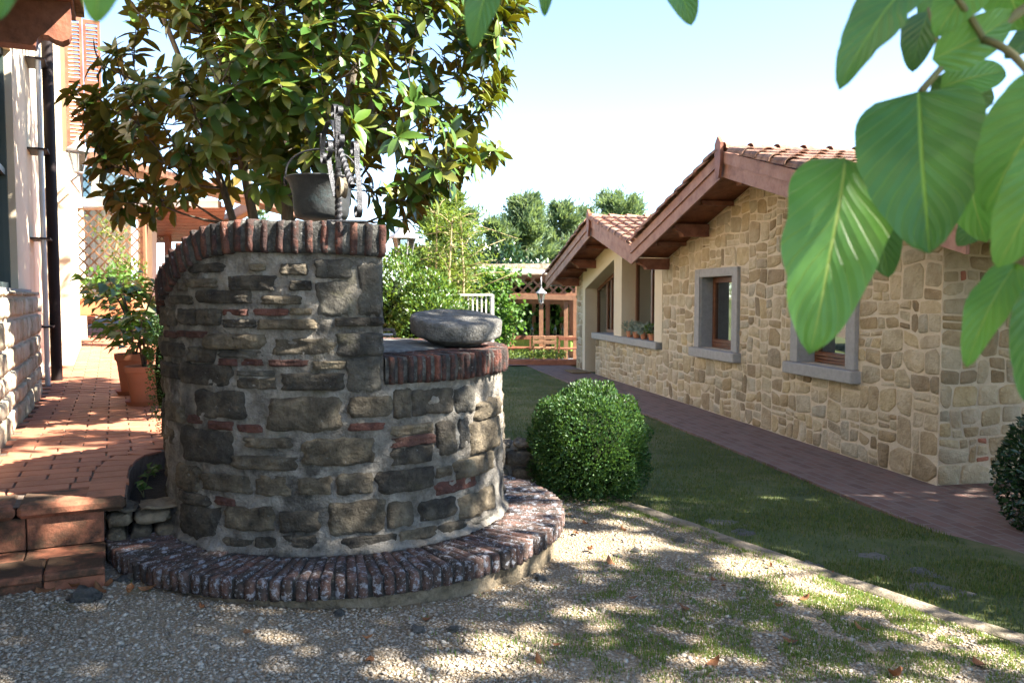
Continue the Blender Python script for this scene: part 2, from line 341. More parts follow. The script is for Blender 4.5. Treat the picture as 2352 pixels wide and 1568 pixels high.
def path_mat():
    m, nt, b = mat_new('brown_brick_paving'); p = nd(nt, 'TexCoord').outputs['Object']
    br = nd(nt, 'TexBrick', {'Vector': p, 'Color1': (.12, .062, .05, 1), 'Color2': (.21, .12, .098, 1), 'Mortar': (.2, .165, .145, 1), 'Scale': 1.0, 'Mortar Size': .009, 'Brick Width': .22, 'Row Height': .11, 'Bias': 0.0})
    n = tex_noise(nt, p, 4, 6); col = mix(nt, math_n(nt, 'MULTIPLY', smooth_step(nt, n, .4, .7), .6), br.outputs[0], (.21, .165, .145))
    n3 = tex_noise(nt, p, 14, 5); col = mix(nt, math_n(nt, 'MULTIPLY', n3, .35), col, (.09, .05, .045))
    nt.links.new(col, b.inputs['Base Color']); b.inputs['Roughness'].default_value = .75
    bp = nd(nt, 'Bump', {'Strength': .5, 'Distance': .006, 'Height': math_n(nt, 'MULTIPLY_ADD', br.outputs[1], -1.0, tex_noise(nt, p, 30, 4))}); nt.links.new(bp.outputs[0], b.inputs['Normal']); return m
M['path'] = path_mat()
# ================================================================== GROUND
HB = -.15                                            # house base level
TA = Vector((.845, 6.0)); TB = Vector((2.31, 3.65))  # timber edging line on the ground
TD = (TB - TA).normalized(); TN = Vector((-TD.y, TD.x))   # TN points to the lawn side
if TN.x < 0: TN = -TN
def g_gravel(x, y):
    b = .13 - .045 * (max(-3, min(3, x)) + 1) - .02 * (max(1, min(7, y)) - 4)
    return b + .018 * noise.noise(Vector((x * .9, y * .9, 0))) + .008 * noise.noise(Vector((x * 3, y * 3, 5)))
def g_lawn(x, y):
    d = (Vector((x, y)) - TA).dot(TN); t = max(0, min(1, d / 2.2))
    return -.03 * (1 - t) - .175 * t + .008 * noise.noise(Vector((x * 1.7, y * 1.7, 9)))
def grid_sheet(name, mat, xs, ys, zf, keep=None):
    mb = MB(); idx = {}
    for j, y in enumerate(ys):
        for i, x in enumerate(xs):
            idx[i, j] = len(mb.v); mb.v.append((x, y, zf(x, y)))
    for j in range(len(ys) - 1):
        for i in range(len(xs) - 1):
            if keep and not keep((xs[i] + xs[i + 1]) / 2, (ys[j] + ys[j + 1]) / 2): continue
            mb.f.append((idx[i, j], idx[i + 1, j], idx[i + 1, j + 1], idx[i, j + 1])); mb.m.append(0)
    me = mb.mesh(name, mat, True); return tag(new(name, me), kind='structure')
def spread(a, b, fine0, fine1, step, n=8):
    l = [a + (fine0 - a) * (i / n) ** .6 for i in range(n)]; f = list(np.arange(fine0, fine1, step)); r = [fine1 + (b - fine1) * (i / n) ** 1.8 for i in range(n + 1)]
    return l + f + r
grid_sheet('lawn', M['lawn'], spread(-400, 400, -8, 8, .25), spread(-60, 900, 3, 22, .25), lambda x, y: (g_lawn(x, y) if abs(x) < 30 and y < 60 else -.18) - (0.35 if (Vector((x, y)) - TA).dot(TN) < -.25 and (Vector((x, y)) - TA).dot(TD) > -.6 else 0))
def timber_side(x, y): return (Vector((x, y)) - TA).dot(TN)
# gravel yard: sheared grid so that its edge follows the timber
mb = MB(); nu, nv = 150, 130
for j in range(nv):
    for i in range(nu):
        u = i / (nu - 1); v = j / (nv - 1)
        q = TA + TD * (-.85 + 10.6 * v)
        x, y = q.x, q.y; off = 14 * (u ** 1.7); x -= TN.x * off; y -= TN.y * off
        mb.v.append((x, y, g_gravel(x, y)))
for j in range(nv - 1):
    for i in range(nu - 1): mb.f.append((j * nu + i, j * nu + i + 1, (j + 1) * nu + i + 1, (j + 1) * nu + i)); mb.m.append(0)
tag(new('gravel_yard', mb.mesh('gravel_yard', M['gravel'], True)), kind='structure')

# timber edging between gravel and lawn
mb = MB(); a = Vector((*(TA - TD * .35 + TN * .03), 0)); b = Vector((*(TA + TD * 6.0 + TN * .03), 0))
n = 60; prev = None
for i in range(n):
    p0 = a.lerp(b, i / n)
    z = g_gravel(p0.x, p0.y) + .012 + .006 * noise.noise(Vector((i * .4, 0, 0))); w = .055 + .008 * noise.noise(Vector((i * .5, 3, 0)))
    T3 = Vector((TN.x, TN.y, 0)); ring = [p0 - T3 * w + Vector((0, 0, z - .12)), p0 - T3 * w + Vector((0, 0, z - .008)), p0 - T3 * (w - .012) + Vector((0, 0, z)),
            p0 + T3 * (w - .012) + Vector((0, 0, z + .003)), p0 + T3 * w + Vector((0, 0, z - .008)), p0 + T3 * w + Vector((0, 0, z - .12))]
    k = len(mb.v); mb.v += [tuple(q) for q in ring]
    if i:
        for c in range(5): mb.f.append((k - 6 + c, k - 6 + c + 1, k + c + 1, k + c)); mb.m.append(0)
mb.build('timber_edging', M['wood_pale'], label='long weathered timber edging board between gravel and lawn', cat='edging', smooth='auto')

# ================================================================== HOUSE FRAME and path
HC = onz(2152, 1115, HB); HF = onz(1372, 860, HB)
HS = (HF - HC); HS.z = 0; HS.normalize(); HN = Vector((-HS.y, HS.x, 0)); UP = Vector((0, 0, 1))
if HN.x > 0: HN = -HN
def W(s, o, z): return HC + HS * s + HN * o + UP * z
PZ = Matrix((HS, -HN, UP)).transposed().to_4x4()      # local x = along wall, y = inwards, z up
def strip(name, s0, s1, o0, o1, z, mat, th=.1):
    ns = max(2, int(abs(s1 - s0) / .3)); mb = MB()
    for i in range(ns + 1):
        s = s0 + (s1 - s0) * i / ns
        for o in (o0, o1): mb.v.append((s, -o, z + .006 * noise.noise(Vector((s, o, 2)))))
    for i in range(ns): mb.f.append((2 * i, 2 * i + 1, 2 * i + 3, 2 * i + 2)); mb.m.append(0)
    k = len(mb.v)
    for i in range(ns + 1): p = mb.v[2 * i + 1]; mb.v.append((p[0], p[1], p[2] - th))
    for i in range(ns): mb.f.append((2 * i + 1, k + i, k + i + 1, 2 * i + 3)); mb.m.append(0)
    Mx = Matrix.Translation(HC) @ PZ
    return tag(new(name, mb.mesh(name, mat), None, Mx), kind='structure')
strip('path', -3.2, 13.4, 0, 1.02, 0.0, M['path'])
strip('path', -1.5, -.002, -9, -.002, .004, M['path'])
strip('pavement', 13.4, 16.4, -4, 2.2, .005, surf('grey_concrete', [(.3, .29, .29), (.38, .37, .36)], sc=3, bump=.3), .1)

# ================================================================== TERRACE (left house frame)
TZ = .5
TL = Vector((-.432, .902, 0)).normalized(); TR = Vector((TL.y, -TL.x, 0))
FR = onz(290, 1140, TZ); FR.z = 0                   # front right corner of the terrace
LW = onz(0, 1027, TZ) - TR * .1; LW.z = 0                     # foot of left house wall at picture edge
def tz(P):
    q = (P - FR).dot(TL); return TZ + max(0, q - 5.2) * .035
def TP(r, l, z=None):
    P = FR + TR * r + TL * l; P.z = tz(P) if z is None else z; return P
bed = [FR.copy()] + [Vector((*onz(x, y, TZ).xy, 0)) for x, y in ((294, 1105), (300, 1075), (322, 1052), (345, 1042), (366, 1036))]
bed += [bed[-1] + Vector((.35, .55, 0)), bed[-1] + Vector((.4, 1.4, 0)), bed[-1] + Vector((.2, 4.5, 0)), bed[-1] + Vector((-1.2, 8.5, 0))]
wl0 = (LW - FR).dot(TR)                              # r coordinate of the left wall
bed_rl = sorted([((p - FR).dot(TL), (p - FR).dot(TR)) for p in bed])
def bed_r(l):
    if l <= 0: return 0
    for (l0, r0), (l1, r1) in zip(bed_rl, bed_rl[1:]):
        if l0 <= l <= l1: return r0 + (r1 - r0) * (l - l0) / max(1e-6, l1 - l0)
    return bed_rl[-1][1]
mb = MB(); ls = [i * .12 for i in range(0, 60)] + [7.2 + i * .5 for i in range(30)]
for l in ls:
    for r in (wl0 - .3, bed_r(l)): p = TP(r, l); mb.v.append((p.x, p.y, p.z - .004))
    r = bed_r(l); p = TP(r, l); mb.v.append((p.x, p.y, p.z - .5))
for i in range(len(ls) - 1): mb.f += [(3 * i, 3 * i + 1, 3 * i + 4, 3 * i + 3), (3 * i + 1, 3 * i + 2, 3 * i + 5, 3 * i + 4)]; mb.m += [0, 0]
terrace = mb.build('terrace', M['joint'], kind='structure')
tiles = []
tile_me = {}
def tile_obj(c, sx, sy, rot=0, me=None):
    key = (round(sx, 3), round(sy, 3))
    if key not in tile_me: tile_me[key] = MB().bbox((0, 0, 0), (sx, sy, .016), .003).mesh('tile', M['terra'])
    Mx = Matrix.Translation(c) @ Matrix((TR, TL, UP)).transposed().to_4x4() @ Matrix.Rotation(rot, 4, 'Z') @ Matrix.Rotation(random.gauss(0, .004), 4, 'X')
    tiles.append((c, tile_me[key], Mx))
bw = .30
k = 0; l = .46
# two courses of square-ish tiles behind the nosing, then a running bond of brick tiles
while l < 16:
    h = .155
    r = wl0 + .02 + (bw / 2 if k % 2 else 0)
    while True:
        c = TP(r + bw / 2, l + h / 2)
        if r + bw > bed_r(l + h / 2) - .2 + (0 if l < 2.3 else .2): break
        tile_obj(c + UP * random.uniform(-.001, .0015), bw - .012, h - .012); r += bw
    # cut tile up to the border course
    end = bed_r(l + h / 2) - .2 + (0 if l < 2.3 else .2); w = end - r
    if w > .06: tile_obj(TP(r + w / 2, l + h / 2), w - .012, h - .012)
    l += h; k += 1
for (l0, h) in ((.31, .14),):
    r = wl0
    while r < -.24: tile_obj(TP(r + .15, l0 + h / 2), .288, h - .012); r += .30
# border course round the planting bed
lb = .02
while lb < 2.3:
    h = .17; c = TP(bed_r(lb + h / 2) - .1, lb + h / 2); dr = bed_r(lb + h) - bed_r(lb)
    tile_obj(c, .185, h - .008, -math.atan2(dr, h) * .9); lb += h
tiles.sort(key=lambda t: (t[0] - Vector((0, 0, EYE))).length)
vis = [t for t in tiles if 0 < project(t[0])[0] + 60 and project(t[0])[1] < 1300]
for t in vis[:290]: new('tile', t[1], terrace, t[2])
mbf = MB()
for t in vis[290:]: mbf.add([t[2] @ v.co for v in t[1].vertices], [tuple(p.vertices) for p in t[1].polygons])
tag(new('tiles_beyond', mbf.mesh('tiles_beyond', M['terra_i']), terrace), kind='stuff')

# front steps: nosing slabs, riser slabs, treads
st = thing('front_steps', TP(-.8, -.2, .1), 'two terracotta steps with mossy fronts leading up to the tiled terrace', 'steps')
def slab(name, r0, r1, l0, l1, z0, z1, m, bev=.012, rr=None):
    c = TP((r0 + r1) / 2, (l0 + l1) / 2, (z0 + z1) / 2)
    Mx = Matrix.Translation(c) @ Matrix((TR, TL, UP)).transposed().to_4x4()
    me = MB().bbox((0, 0, 0), (r1 - r0, l1 - l0, z1 - z0), bev).mesh(name, m)
    return new(name, me, st, Mx)
gz = .04
r = 0.0; j = 0
edges = [0, -.50, -1.02, -1.55, -2.1]
for r1, r0 in zip(edges, edges[1:]):
    slab('nosing_tile', r0 + .004, r1 - .004, -.03, .30, TZ - .062, TZ + .006, M['terra_old'], .02)
edges = [-.105, -.46, -.82, -1.3, -1.8, -2.2]
for r1, r0 in zip(edges, edges[1:]): slab('riser_tile', r0 + .003, r1 - .003, .012, .05, .272, TZ - .064, M['terra_old'], .004)
edges = [-.10, -.36, -.80, -1.24, -1.7, -2.2]
for i, (r1, r0) in enumerate(zip(edges, edges[1:])):
    slab('tread_tile', r0 + .003, r1 - .003, -.44, -.16, .235, .272, M['terra_old'], .008)
    slab('tread_tile', r0 + .003 - .1, r1 - .003 - (.1 if i else 0), -.157, .01, .235, .2715, M['terra_old'], .005)
    slab('riser_tile', r0 + .003, r1 - .003, -.425, -.385, gz, .233, M['terra_old'], .004)
mb = MB(); c = TP(-1.2, -.2, .15)
mb.box((0, 0, 0), (2.18, .36, .16)); mb.box((.0, .48, .14), (2.2, .3, .24))
new('step_core', mb.mesh('step_core', M['joint']), st, Matrix.Translation(c) @ Matrix((TR, TL, UP)).transposed().to_4x4())

# ================================================================== WELL
WC = Vector((-1.05, 5.03, 0)); WR = .985
well = thing('stone_well', (WC.x, WC.y, .1), 'round old stone well with spiralling brick coping and brick step ring', 'well')
def cyl(th, r, z): return Vector((WC.x + math.sin(th) * r, WC.y - math.cos(th) * r, z))
def cylhit(x, y, R):
    d = ray(x, y); a = d.x ** 2 + d.y ** 2; b = -2 * (d.x * WC.x + d.y * WC.y); c = WC.x ** 2 + WC.y ** 2 - R * R
    D = max(0, b * b - 4 * a * c); t = (-b - math.sqrt(D)) / (2 * a); P = Vector((0, 0, EYE)) + d * t
    return math.atan2(P.x - WC.x, -(P.y - WC.y)), P.z
TH_R = math.radians(24.4); Z_RING = .28; Z_LOW = 1.25
HTAB = [(-135, 1.25), (-115, 1.34), (-90, 1.5), (-66, 1.661), (-52, 1.73), (-41, 1.824), (-32, 1.889), (-26, 1.914), (-18, 1.927), (8, 1.918), (30, 1.902)]
def h_top(th):
    t = math.degrees(th)
    for (a, za), (b, zb) in zip(HTAB, HTAB[1:]):
        if a <= t <= b:
            u = (t - a) / (b - a); return za + (zb - za) * u
    return Z_LOW
COP_U = .166; COP_L = .145
def wall_top(th):
    t = (th + math.pi) % (2 * math.pi) - math.pi
    if math.radians(-135) < t < TH_R: return max(Z_LOW - COP_L, h_top(t) - COP_U)
    return Z_LOW - COP_L
# mortar body of the wall: noisy cylinder whose height follows the spiral, with the straight end face of the high part
def noisy_r(th, z, base):
    q = Vector((math.sin(th) * 3, math.cos(th) * 3, z * 3))
    return base + .012 * noise.noise(q * 1.1) + .016 * noise.noise(q * 3.3) + .008 * noise.noise(q * 8) + .004 * noise.noise(q * 19)
mb = MB(); NT, NZ = 520, 130
ths = [TH_R + 1e-4 + 2 * math.pi * i / NT for i in range(NT)] + [TH_R + 2 * math.pi - 1e-4]
for th in ths:
    top = wall_top(th) + .02
    if th > TH_R + 2 * math.pi - .02: top = h_top(TH_R) - COP_U + .02
    for k in range(NZ + 1):
        z = .05 + (top - .05) * k / NZ
        flare = .045 * math.exp(-max(0, z - Z_RING) / .035) if z > .1 else 0
        p = cyl(th, noisy_r(th, z, WR - .002) + flare, z); mb.v.append(tuple(p))
    p = cyl(th, .66, top); mb.v.append(tuple(p)); p = cyl(th, .66, Z_LOW - .25); mb.v.append(tuple(p))
R_ = NZ + 3
for i in range(NT):
    for k in range(R_ - 1): mb.f.append((i * R_ + k, (i + 1) * R_ + k, (i + 1) * R_ + k + 1, i * R_ + k + 1)); mb.m.append(0)
hi = NT * R_          # end face between the low start column and the high end column
zt = h_top(TH_R) - COP_U + .02
k0 = len(mb.v)
for z in (Z_LOW - COP_L, zt):
    for r in (.66, WR - .004): mb.v.append(tuple(cyl(TH_R + 2e-4, r, z)))
mb.f.append((k0, k0 + 1, k0 + 3, k0 + 2)); mb.m.append(0)
wallm = mb.mesh('wall', M['ws_mortar'], True)
wall_o = new('wall', wallm, well)
# stones of the wall, laid out as they lie (two close-up crops of the photograph, in crop pixels)
A = [(400,500,640,565,'d'),(830,500,930,550,'d'),(1040,500,1225,580,'d'),(1290,470,1530,605,'g'),(1580,520,1758,862,'g'),(1290,628,1522,872,'g'),(670,585,1000,692,'d'),
(1105,620,1258,690,'d'),(400,605,580,668,'d'),(315,635,385,692,'d'),(455,688,830,780,'d'),(265,725,415,788,'d'),(905,728,1190,788,'d'),(200,808,300,942,'d'),(322,818,445,932,'d'),
(450,822,622,935,'d'),(630,822,815,868,'r'),(855,818,1090,868,'r'),(1105,812,1262,862,'b'),(640,893,870,952,'d'),(880,893,1290,965,'b'),(1420,880,1758,942,'d'),
(225,975,315,1022,'r'),(322,975,508,1022,'r'),(515,998,925,1102,'d'),(985,1028,1415,1142,'b'),(1430,992,1755,1152,'g'),(205,1048,352,1152,'d'),(405,1092,588,1198,'d'),
(600,1108,915,1162,'g'),(595,1170,745,1218,'r'),(765,1170,912,1218,'r'),(960,1178,1237,1226,'r'),(1260,1188,1497,1242,'b'),(1500,1162,1752,1396,'g'),(187,1195,328,1302,'d'),
(335,1202,685,1352,'d'),(735,1252,992,1292,'g'),(735,1303,1012,1382,'d'),(1050,1273,1495,1392,'d')]
B = [(340,28,592,172,'d'),(180,93,272,192,'d'),(288,158,377,200,'r'),(393,188,532,234,'r'),(551,208,682,247,'r'),(712,62,1087,238,'d'),(1148,57,1365,167,'b'),(1372,20,1470,172,'d'),
(1476,18,1690,152,'d'),(1700,10,1800,142,'g'),(1812,75,1930,167,'b'),(150,213,217,292,'d'),(263,228,527,402,'d'),(588,276,842,327,'b'),(1143,198,1332,237,'r'),(900,283,1277,417,'b'),
(523,372,867,442,'b'),(1363,202,1582,260,'b'),(1363,264,1592,317,'r'),(1368,320,1582,412,'d'),(1602,192,1702,367,'d'),(1722,172,1770,330,'g'),(1782,172,1930,337,'b'),(1690,372,1900,470,'b'),
(368,467,612,557,'b'),(238,418,347,552,'d'),(648,472,837,582,'b'),(878,482,1047,577,'b'),(1078,468,1267,572,'b'),(1293,442,1582,557,'d'),(1603,428,1685,482,'b'),(1603,488,1812,556,'r'),
(250,563,402,620,'d'),(428,593,542,632,'r'),(263,632,462,802,'d'),(488,637,742,762,'d'),(778,667,982,772,'d'),(1038,607,1332,782,'b'),(1348,617,1482,747,'b'),(1523,602,1702,702,'d'),
(1718,557,1900,680,'b'),(483,803,640,870,'d'),(646,803,762,870,'d'),(788,788,972,870,'d'),(1098,792,1392,862,'d'),(1400,755,1600,832,'d'),(1605,720,1760,795,'d'),(1780,690,1900,730,'g')]
patches = []
for (x0, y0, x1, y1, c) in A: patches.append((.6806 * (450 + x0 / 2.0905), .6806 * (650 + y0 / 2.0905), .6806 * (450 + x1 / 2.0905), .6806 * (650 + y1 / 2.0905), c))
for (x0, y0, x1, y1, c) in B: patches.append((.6806 * (450 + x0 / 1.568), .6806 * (1300 + y0 / 1.568), .6806 * (450 + x1 / 1.568), .6806 * (1300 + y1 / 1.568), c))
mats_w = {'d': M['ws_dark'], 'b': M['ws_brown'], 'g': M['ws_grey'], 'r': M['ws_red']}
def well_stone(t0, t1, z0, z1, c, seed, slope=0.0):
    """a rough stone face bedded in the curved wall; corners (t0,z0)-(t1,z1), slope tilts its bed"""
    nx, nz = 16, 10; mb = MB(); dep = random.uniform(.010, .030) * (.6 if c == 'r' else 1)
    tc, zc, ht, hz = (t0 + t1) / 2, (z0 + z1) / 2, (t1 - t0) / 2, (z1 - z0) / 2
    pts = {}
    for side in (0,):
        for j in range(nz + 1):
            for i in range(nx + 1):
                a = -1 + 2 * i / nx; b = -1 + 2 * j / nz
                e = max(abs(a), abs(b)); ea = 1.10 + .16 * noise.noise(Vector((seed * 3.1, b * 1.6, (a > 0) * 5.0))) + .07 * noise.noise(Vector((seed * 3.1, b * 5, (a > 0) * 5.0))) - .07 * abs(b) ** 6
                eb = 1.17 + .18 * noise.noise(Vector((seed * 5.7, a * 2.2, (b > 0) * 5.0))) + .09 * noise.noise(Vector((seed * 5.7, a * 6, (b > 0) * 5.0))) - .07 * abs(a) ** 6
                th = tc + a * ht * ea; z = zc + b * hz * eb + slope * a * ht * WR
                rr = WR + dep * (1 - abs(a) ** 7) * (1 - abs(b) ** 7) - .03 * max(0, (e - .93) / .07)
                q = Vector((th * 8, z * 8, seed)); rr += .014 * noise.noise(q * 1.3) + .010 * noise.noise(q * 3.5) + .007 * noise.noise(Vector((q.x * 2, q.y * 9, seed)))
                mb.v.append(tuple(cyl(th, rr, z)))
    for j in range(nz):
        for i in range(nx): k = j * (nx + 1) + i; mb.f.append((k, k + 1, k + nx + 2, k + nx + 1)); mb.m.append(0)
    nm = 'brick' if c == 'r' else 'stone'
    c0 = cyl(tc, WR, zc); me = mb.mesh(nm, mats_w[c], True, c0)
    return new(nm, me, wall_o, Matrix.Translation(c0))
used = []
for i, (x0, y0, x1, y1, c) in enumerate(patches):
    tl, zl0 = cylhit(x0, y1, WR); tr, zr0 = cylhit(x1, y1, WR); _, zl1 = cylhit(x0, y0, WR); _, zr1 = cylhit(x1, y0, WR)
    if c == 'd' and random.random() < .25: c = 'b'
    z0 = (zl0 + zr0) / 2; z1 = (zl1 + zr1) / 2
    z0 = max(z0, Z_RING + .015); z1 = min(z1, wall_top((tl + tr) / 2) - .005)
    if z1 - z0 < .015: continue
    sl = 0
    well_stone(tl, tr, z0, z1, c, i + 1, sl); used.append((tl, tr))
# the sides and back of the wall, in courses
z = Z_RING + .03; k = 200
while z < 1.6:
    h = random.choice((.06, .1, .13, .16, .05)); th = math.radians(93)
    while th < math.radians(290):
        w = random.uniform(.12, .34) / WR
        if wall_top(th + w) > z + h + .02 and wall_top(th) > z + h + .02: well_stone(th, min(th + w, math.radians(291)), z, z + h, 'r' if h < .055 else random.choice('ddbbg'), k); k += 1
        th += w + .035
    z += h + .035
# rough bricks
def rough_box(dx, dy, dz, nx, ny, nz, amp, rnd_, seed, taper=0):
    idx = {}; mb = MB()
    def vid(i, j, k):
        if (i, j, k) not in idx:
            p = Vector((i / nx - .5, j / ny - .5, k / nz - .5)); ex = [abs(abs(c) - .5) < 1e-6 for c in p]
            q = Vector((p.x * dx, p.y * dy, p.z * dz))
            if sum(ex) >= 2:
                for a in range(3):
                    if ex[a]: q[a] -= math.copysign(rnd_ * (.55 if sum(ex) == 2 else .8), p[a])
            q.x *= 1 + taper * p.y
            nn = Vector((noise.noise(q * 30 + Vector((seed, 0, 0))), noise.noise(q * 30 + Vector((0, seed, 7))), noise.noise(q * 30 + Vector((3, 9, seed)))))
            idx[i, j, k] = len(mb.v); mb.v.append(tuple(q + nn * amp))
        return idx[i, j, k]
    def quad(a, b, c, d): mb.f.append((a, b, c, d)); mb.m.append(0)
    for i in range(nx):
        for j in range(ny): quad(vid(i, j, nz), vid(i + 1, j, nz), vid(i + 1, j + 1, nz), vid(i, j + 1, nz)); quad(vid(i, j + 1, 0), vid(i + 1, j + 1, 0), vid(i + 1, j, 0), vid(i, j, 0))
        for k in range(nz): quad(vid(i, 0, k), vid(i + 1, 0, k), vid(i + 1, 0, k + 1), vid(i, 0, k + 1)); quad(vid(i, ny, k + 1), vid(i + 1, ny, k + 1), vid(i + 1, ny, k), vid(i, ny, k))
    for j in range(ny):
        for k in range(nz): quad(vid(0, j, k + 1), vid(0, j + 1, k + 1), vid(0, j + 1, k), vid(0, j, k)); quad(vid(nx, j, k), vid(nx, j + 1, k), vid(nx, j + 1, k + 1), vid(nx, j, k + 1))
    return mb
def radial_M(th, r, z, tilt=0, lean=0):
    """local x tangential, y outwards, z up; tilt follows a sloping course"""
    t = Vector((math.cos(th), math.sin(th), 0)); o = Vector((math.sin(th), -math.cos(th), 0))
    R3 = Matrix((-t, o, UP)).transposed().to_4x4()   # x = -tangent keeps a right-handed frame
    return Matrix.Translation(cyl(th, r, z)) @ R3 @ Matrix.Rotation(tilt, 4, 'Y') @ Matrix.Rotation(lean, 4, 'Z')
# mortar band between the bricks of the coping, set back and scalloped
def mortar_band(me, t0, t1, zf0, zf1, r_out, r_in, n, amp=.006):
    mb = MB()
    for i in range(n + 1):
        t = t0 + (t1 - t0) * i / n; za, zb = zf0(t), zf1(t); q = Vector((math.sin(t) * 30, math.cos(t) * 30, 1))
        d = amp * noise.noise(q)
        for (r, z) in ((r_in, za), (r_out - .012 + d, za), (r_out + d, za + .02), (r_out + amp * noise.noise(q * 2 + UP), (za + zb) / 2), (r_out + d, zb - .018), (r_out - .014 + d, zb + d), (r_in, zb + d)): mb.v.append(tuple(cyl(t, r, z)))
    for i in range(n):
        for k in range(6): mb.f.append((i * 7 + k, i * 7 + k + 1, i * 7 + 8 + k, i * 7 + 7 + k)); mb.m.append(0)
    mb.f += [tuple(range(7)), tuple(n * 7 + k for k in range(7))[::-1]]; mb.m += [0, 0]
    return mb
m_ = mortar_band(None, TH_R - .004, math.radians(-133), lambda t: h_top(t) - COP_U + .004, lambda t: h_top(t) - .006, 1.012, .668, 300, .007)
cop_u = new('upper_coping', m_.mesh('upper_coping', M['cop_mortar'], True), well)
end = 2 * math.pi - math.radians(132)
m_ = mortar_band(None, TH_R + .003, end, lambda t: Z_LOW - COP_L + .004, lambda t: Z_LOW - .006, 1.008, .664, 300, .006)
cop_l = new('lower_coping', m_.mesh('lower_coping', M['cop_mortar'], True), well)
bu = [rough_box(.042, .36, COP_U, 2, 6, 5, .0045, .008, i * 13.7, .06).mesh('brick', M['cop_brick'], True) for i in range(7)]
bl = [rough_box(.034, .36, COP_L, 2, 6, 5, .004, .007, i * 11.3 + 5, .06).mesh('brick', M['cop_brick'], True) for i in range(7)]
th = TH_R - .008; us = []
while th > math.radians(-132):
    d = .01; sl = (h_top(th + d) - h_top(th - d)) / (2 * d * 1.02); tilt = math.atan(sl)
    new('brick', random.choice(bu), cop_u, radial_M(th, .845 + random.uniform(-.006, .007), h_top(th) - COP_U / 2 + random.uniform(-.004, .004), tilt * .85 + random.gauss(0, .02), random.gauss(0, .012)))
    th -= .0735 / 1.02 * math.cos(tilt) * random.uniform(.93, 1.07)
th = TH_R + .03; end = 2 * math.pi - math.radians(132)
while th < end:
    new('brick', random.choice(bl), cop_l, radial_M(th, .842 + random.uniform(-.006, .008), Z_LOW - COP_L / 2 + random.uniform(-.004, .004), random.gauss(0, .018), random.gauss(0, .012)))
    th += .0535 / 1.02 * random.uniform(.93, 1.07)
# step ring
RC = Vector((-1.009, 4.96, 0)); RR = 1.32
mb = MB(); n = 260
for i in range(n + 1):
    t = 2 * math.pi * i / n; q = Vector((math.sin(t) * 6, math.cos(t) * 6, 0)); d = .012 * noise.noise(q) + .006 * noise.noise(q * 4)
    gz_ = -.05
    for r, z in ((RR - .4, Z_RING - .012), (RR - .02, Z_RING - .012), (RR - .018, Z_RING - .09), (RR - .03 + d, Z_RING - .105), (RR - .045 + d * 2, Z_RING - .17), (RR - .03 + d * 1.5, gz_)): mb.v.append((RC.x + math.sin(t) * r, RC.y - math.cos(t) * r, z))
for i in range(n):
    for k in range(5): mb.f.append((i * 6 + k, i * 6 + k + 1, i * 6 + 7 + k, i * 6 + 6 + k)); mb.m.append(0 if k < 3 else 1)
ring = new('step_ring', mb.mesh('step_ring', [M['cop_mortar'], M['ring_plinth']], True), well)
br = [rough_box(.047, .36, .1, 2, 6, 4, .004, .007, i * 9.1 + 2, .2).mesh('brick', M['ring_brick'], True) for i in range(8)]
NB = 143
for i in range(NB):
    th = 2 * math.pi * (i + random.uniform(-.08, .08)) / NB
    Mx = radial_M(th, RR - .178 + random.uniform(-.008, .008), Z_RING - .05 + random.gauss(0, .0025), random.gauss(0, .02), random.gauss(0, .012))
    new('brick', random.choice(br), ring, Matrix.Translation(RC - WC) @ Mx)
# lid inside the low rim: stone slab cover with iron plate and handle
mb = MB(); mb.lathe([(.001, Z_LOW + .02), (.5, Z_LOW + .018), (.66, Z_LOW + .004), (.68, Z_LOW - .01), (.68, Z_LOW - .06)], (WC.x, WC.y, 0), 48)
mb.v = [(x, y, z + .006 * noise.noise(Vector((x * 6, y * 6, 0)))) for x, y, z in mb.v]
new('cover_slab', mb.mesh('cover_slab', M['mill'], True), well)
hp = onz(880, 768, Z_LOW + .035)
hatch = thing('iron_hatch', hp, 'flat iron hatch plate with bent handle on the well cover', 'hatch')
MB().bbox((hp.x - .09, hp.y + .03, Z_LOW + .03), (.3, .24, .012), .003).build('plate', M['iron'], hatch)
e = aty(905, 757, hp.y); mb = MB()
pth = [Vector((e.x - .16, hp.y, Z_LOW + .03)), Vector((e.x - .16, hp.y, e.z - .01)), Vector((e.x - .15, hp.y, e.z)), Vector((e.x - .012, hp.y, e.z)), Vector((e.x, hp.y, e.z - .012)), Vector((e.x + .004, hp.y, Z_LOW + .03))]
for p, q in zip(pth, pth[1:]): mb.bar(p, q, .022, .008, Vector((0, 1, 0)))
mb.build('handle', M['iron'], hatch)

# millstone lying on the low rim
mc = Vector((-.345, 5.02, Z_LOW)); ms = MB(); n = 64; prof = [(.001, .15), (.15, .151), (.235, .15), (.264, .147), (.275, .139), (.278, .128), (.277, .068), (.272, .052), (.258, .042), (.215, .026), (.185, .01), (.17, -.002), (.001, -.002)]
for r, z in prof:
    for k in range(n):
        a = 2 * math.pi * k / n; q = Vector((math.cos(a) * 2, math.sin(a) * 2, z * 5))
        rr = r * (1 + (.02 * noise.noise(Vector((q.x, q.y, 0))) + .012 * noise.noise(q * 3)) * (1 if r > .1 else 0)); zz = z + .005 * noise.noise(q * 2.3 + UP) * (r > .1)
        ms.v.append((rr * math.cos(a), rr * math.sin(a), zz))
for i in range(len(prof) - 1):
    for k in range(n): ms.f.append((i * n + k, i * n + (k + 1) % n, (i + 1) * n + (k + 1) % n, (i + 1) * n + k)); ms.m.append(0)
o = new('millstone', ms.mesh('millstone', M['mill'], True), None, Matrix.Translation(mc + UP * .03) @ Matrix.Rotation(math.radians(3.5), 4, 'Y') @ Matrix.Rotation(math.radians(9), 4, 'X'))
tag(o, 'thick round grey millstone lying on the low rim of the well', 'millstone')
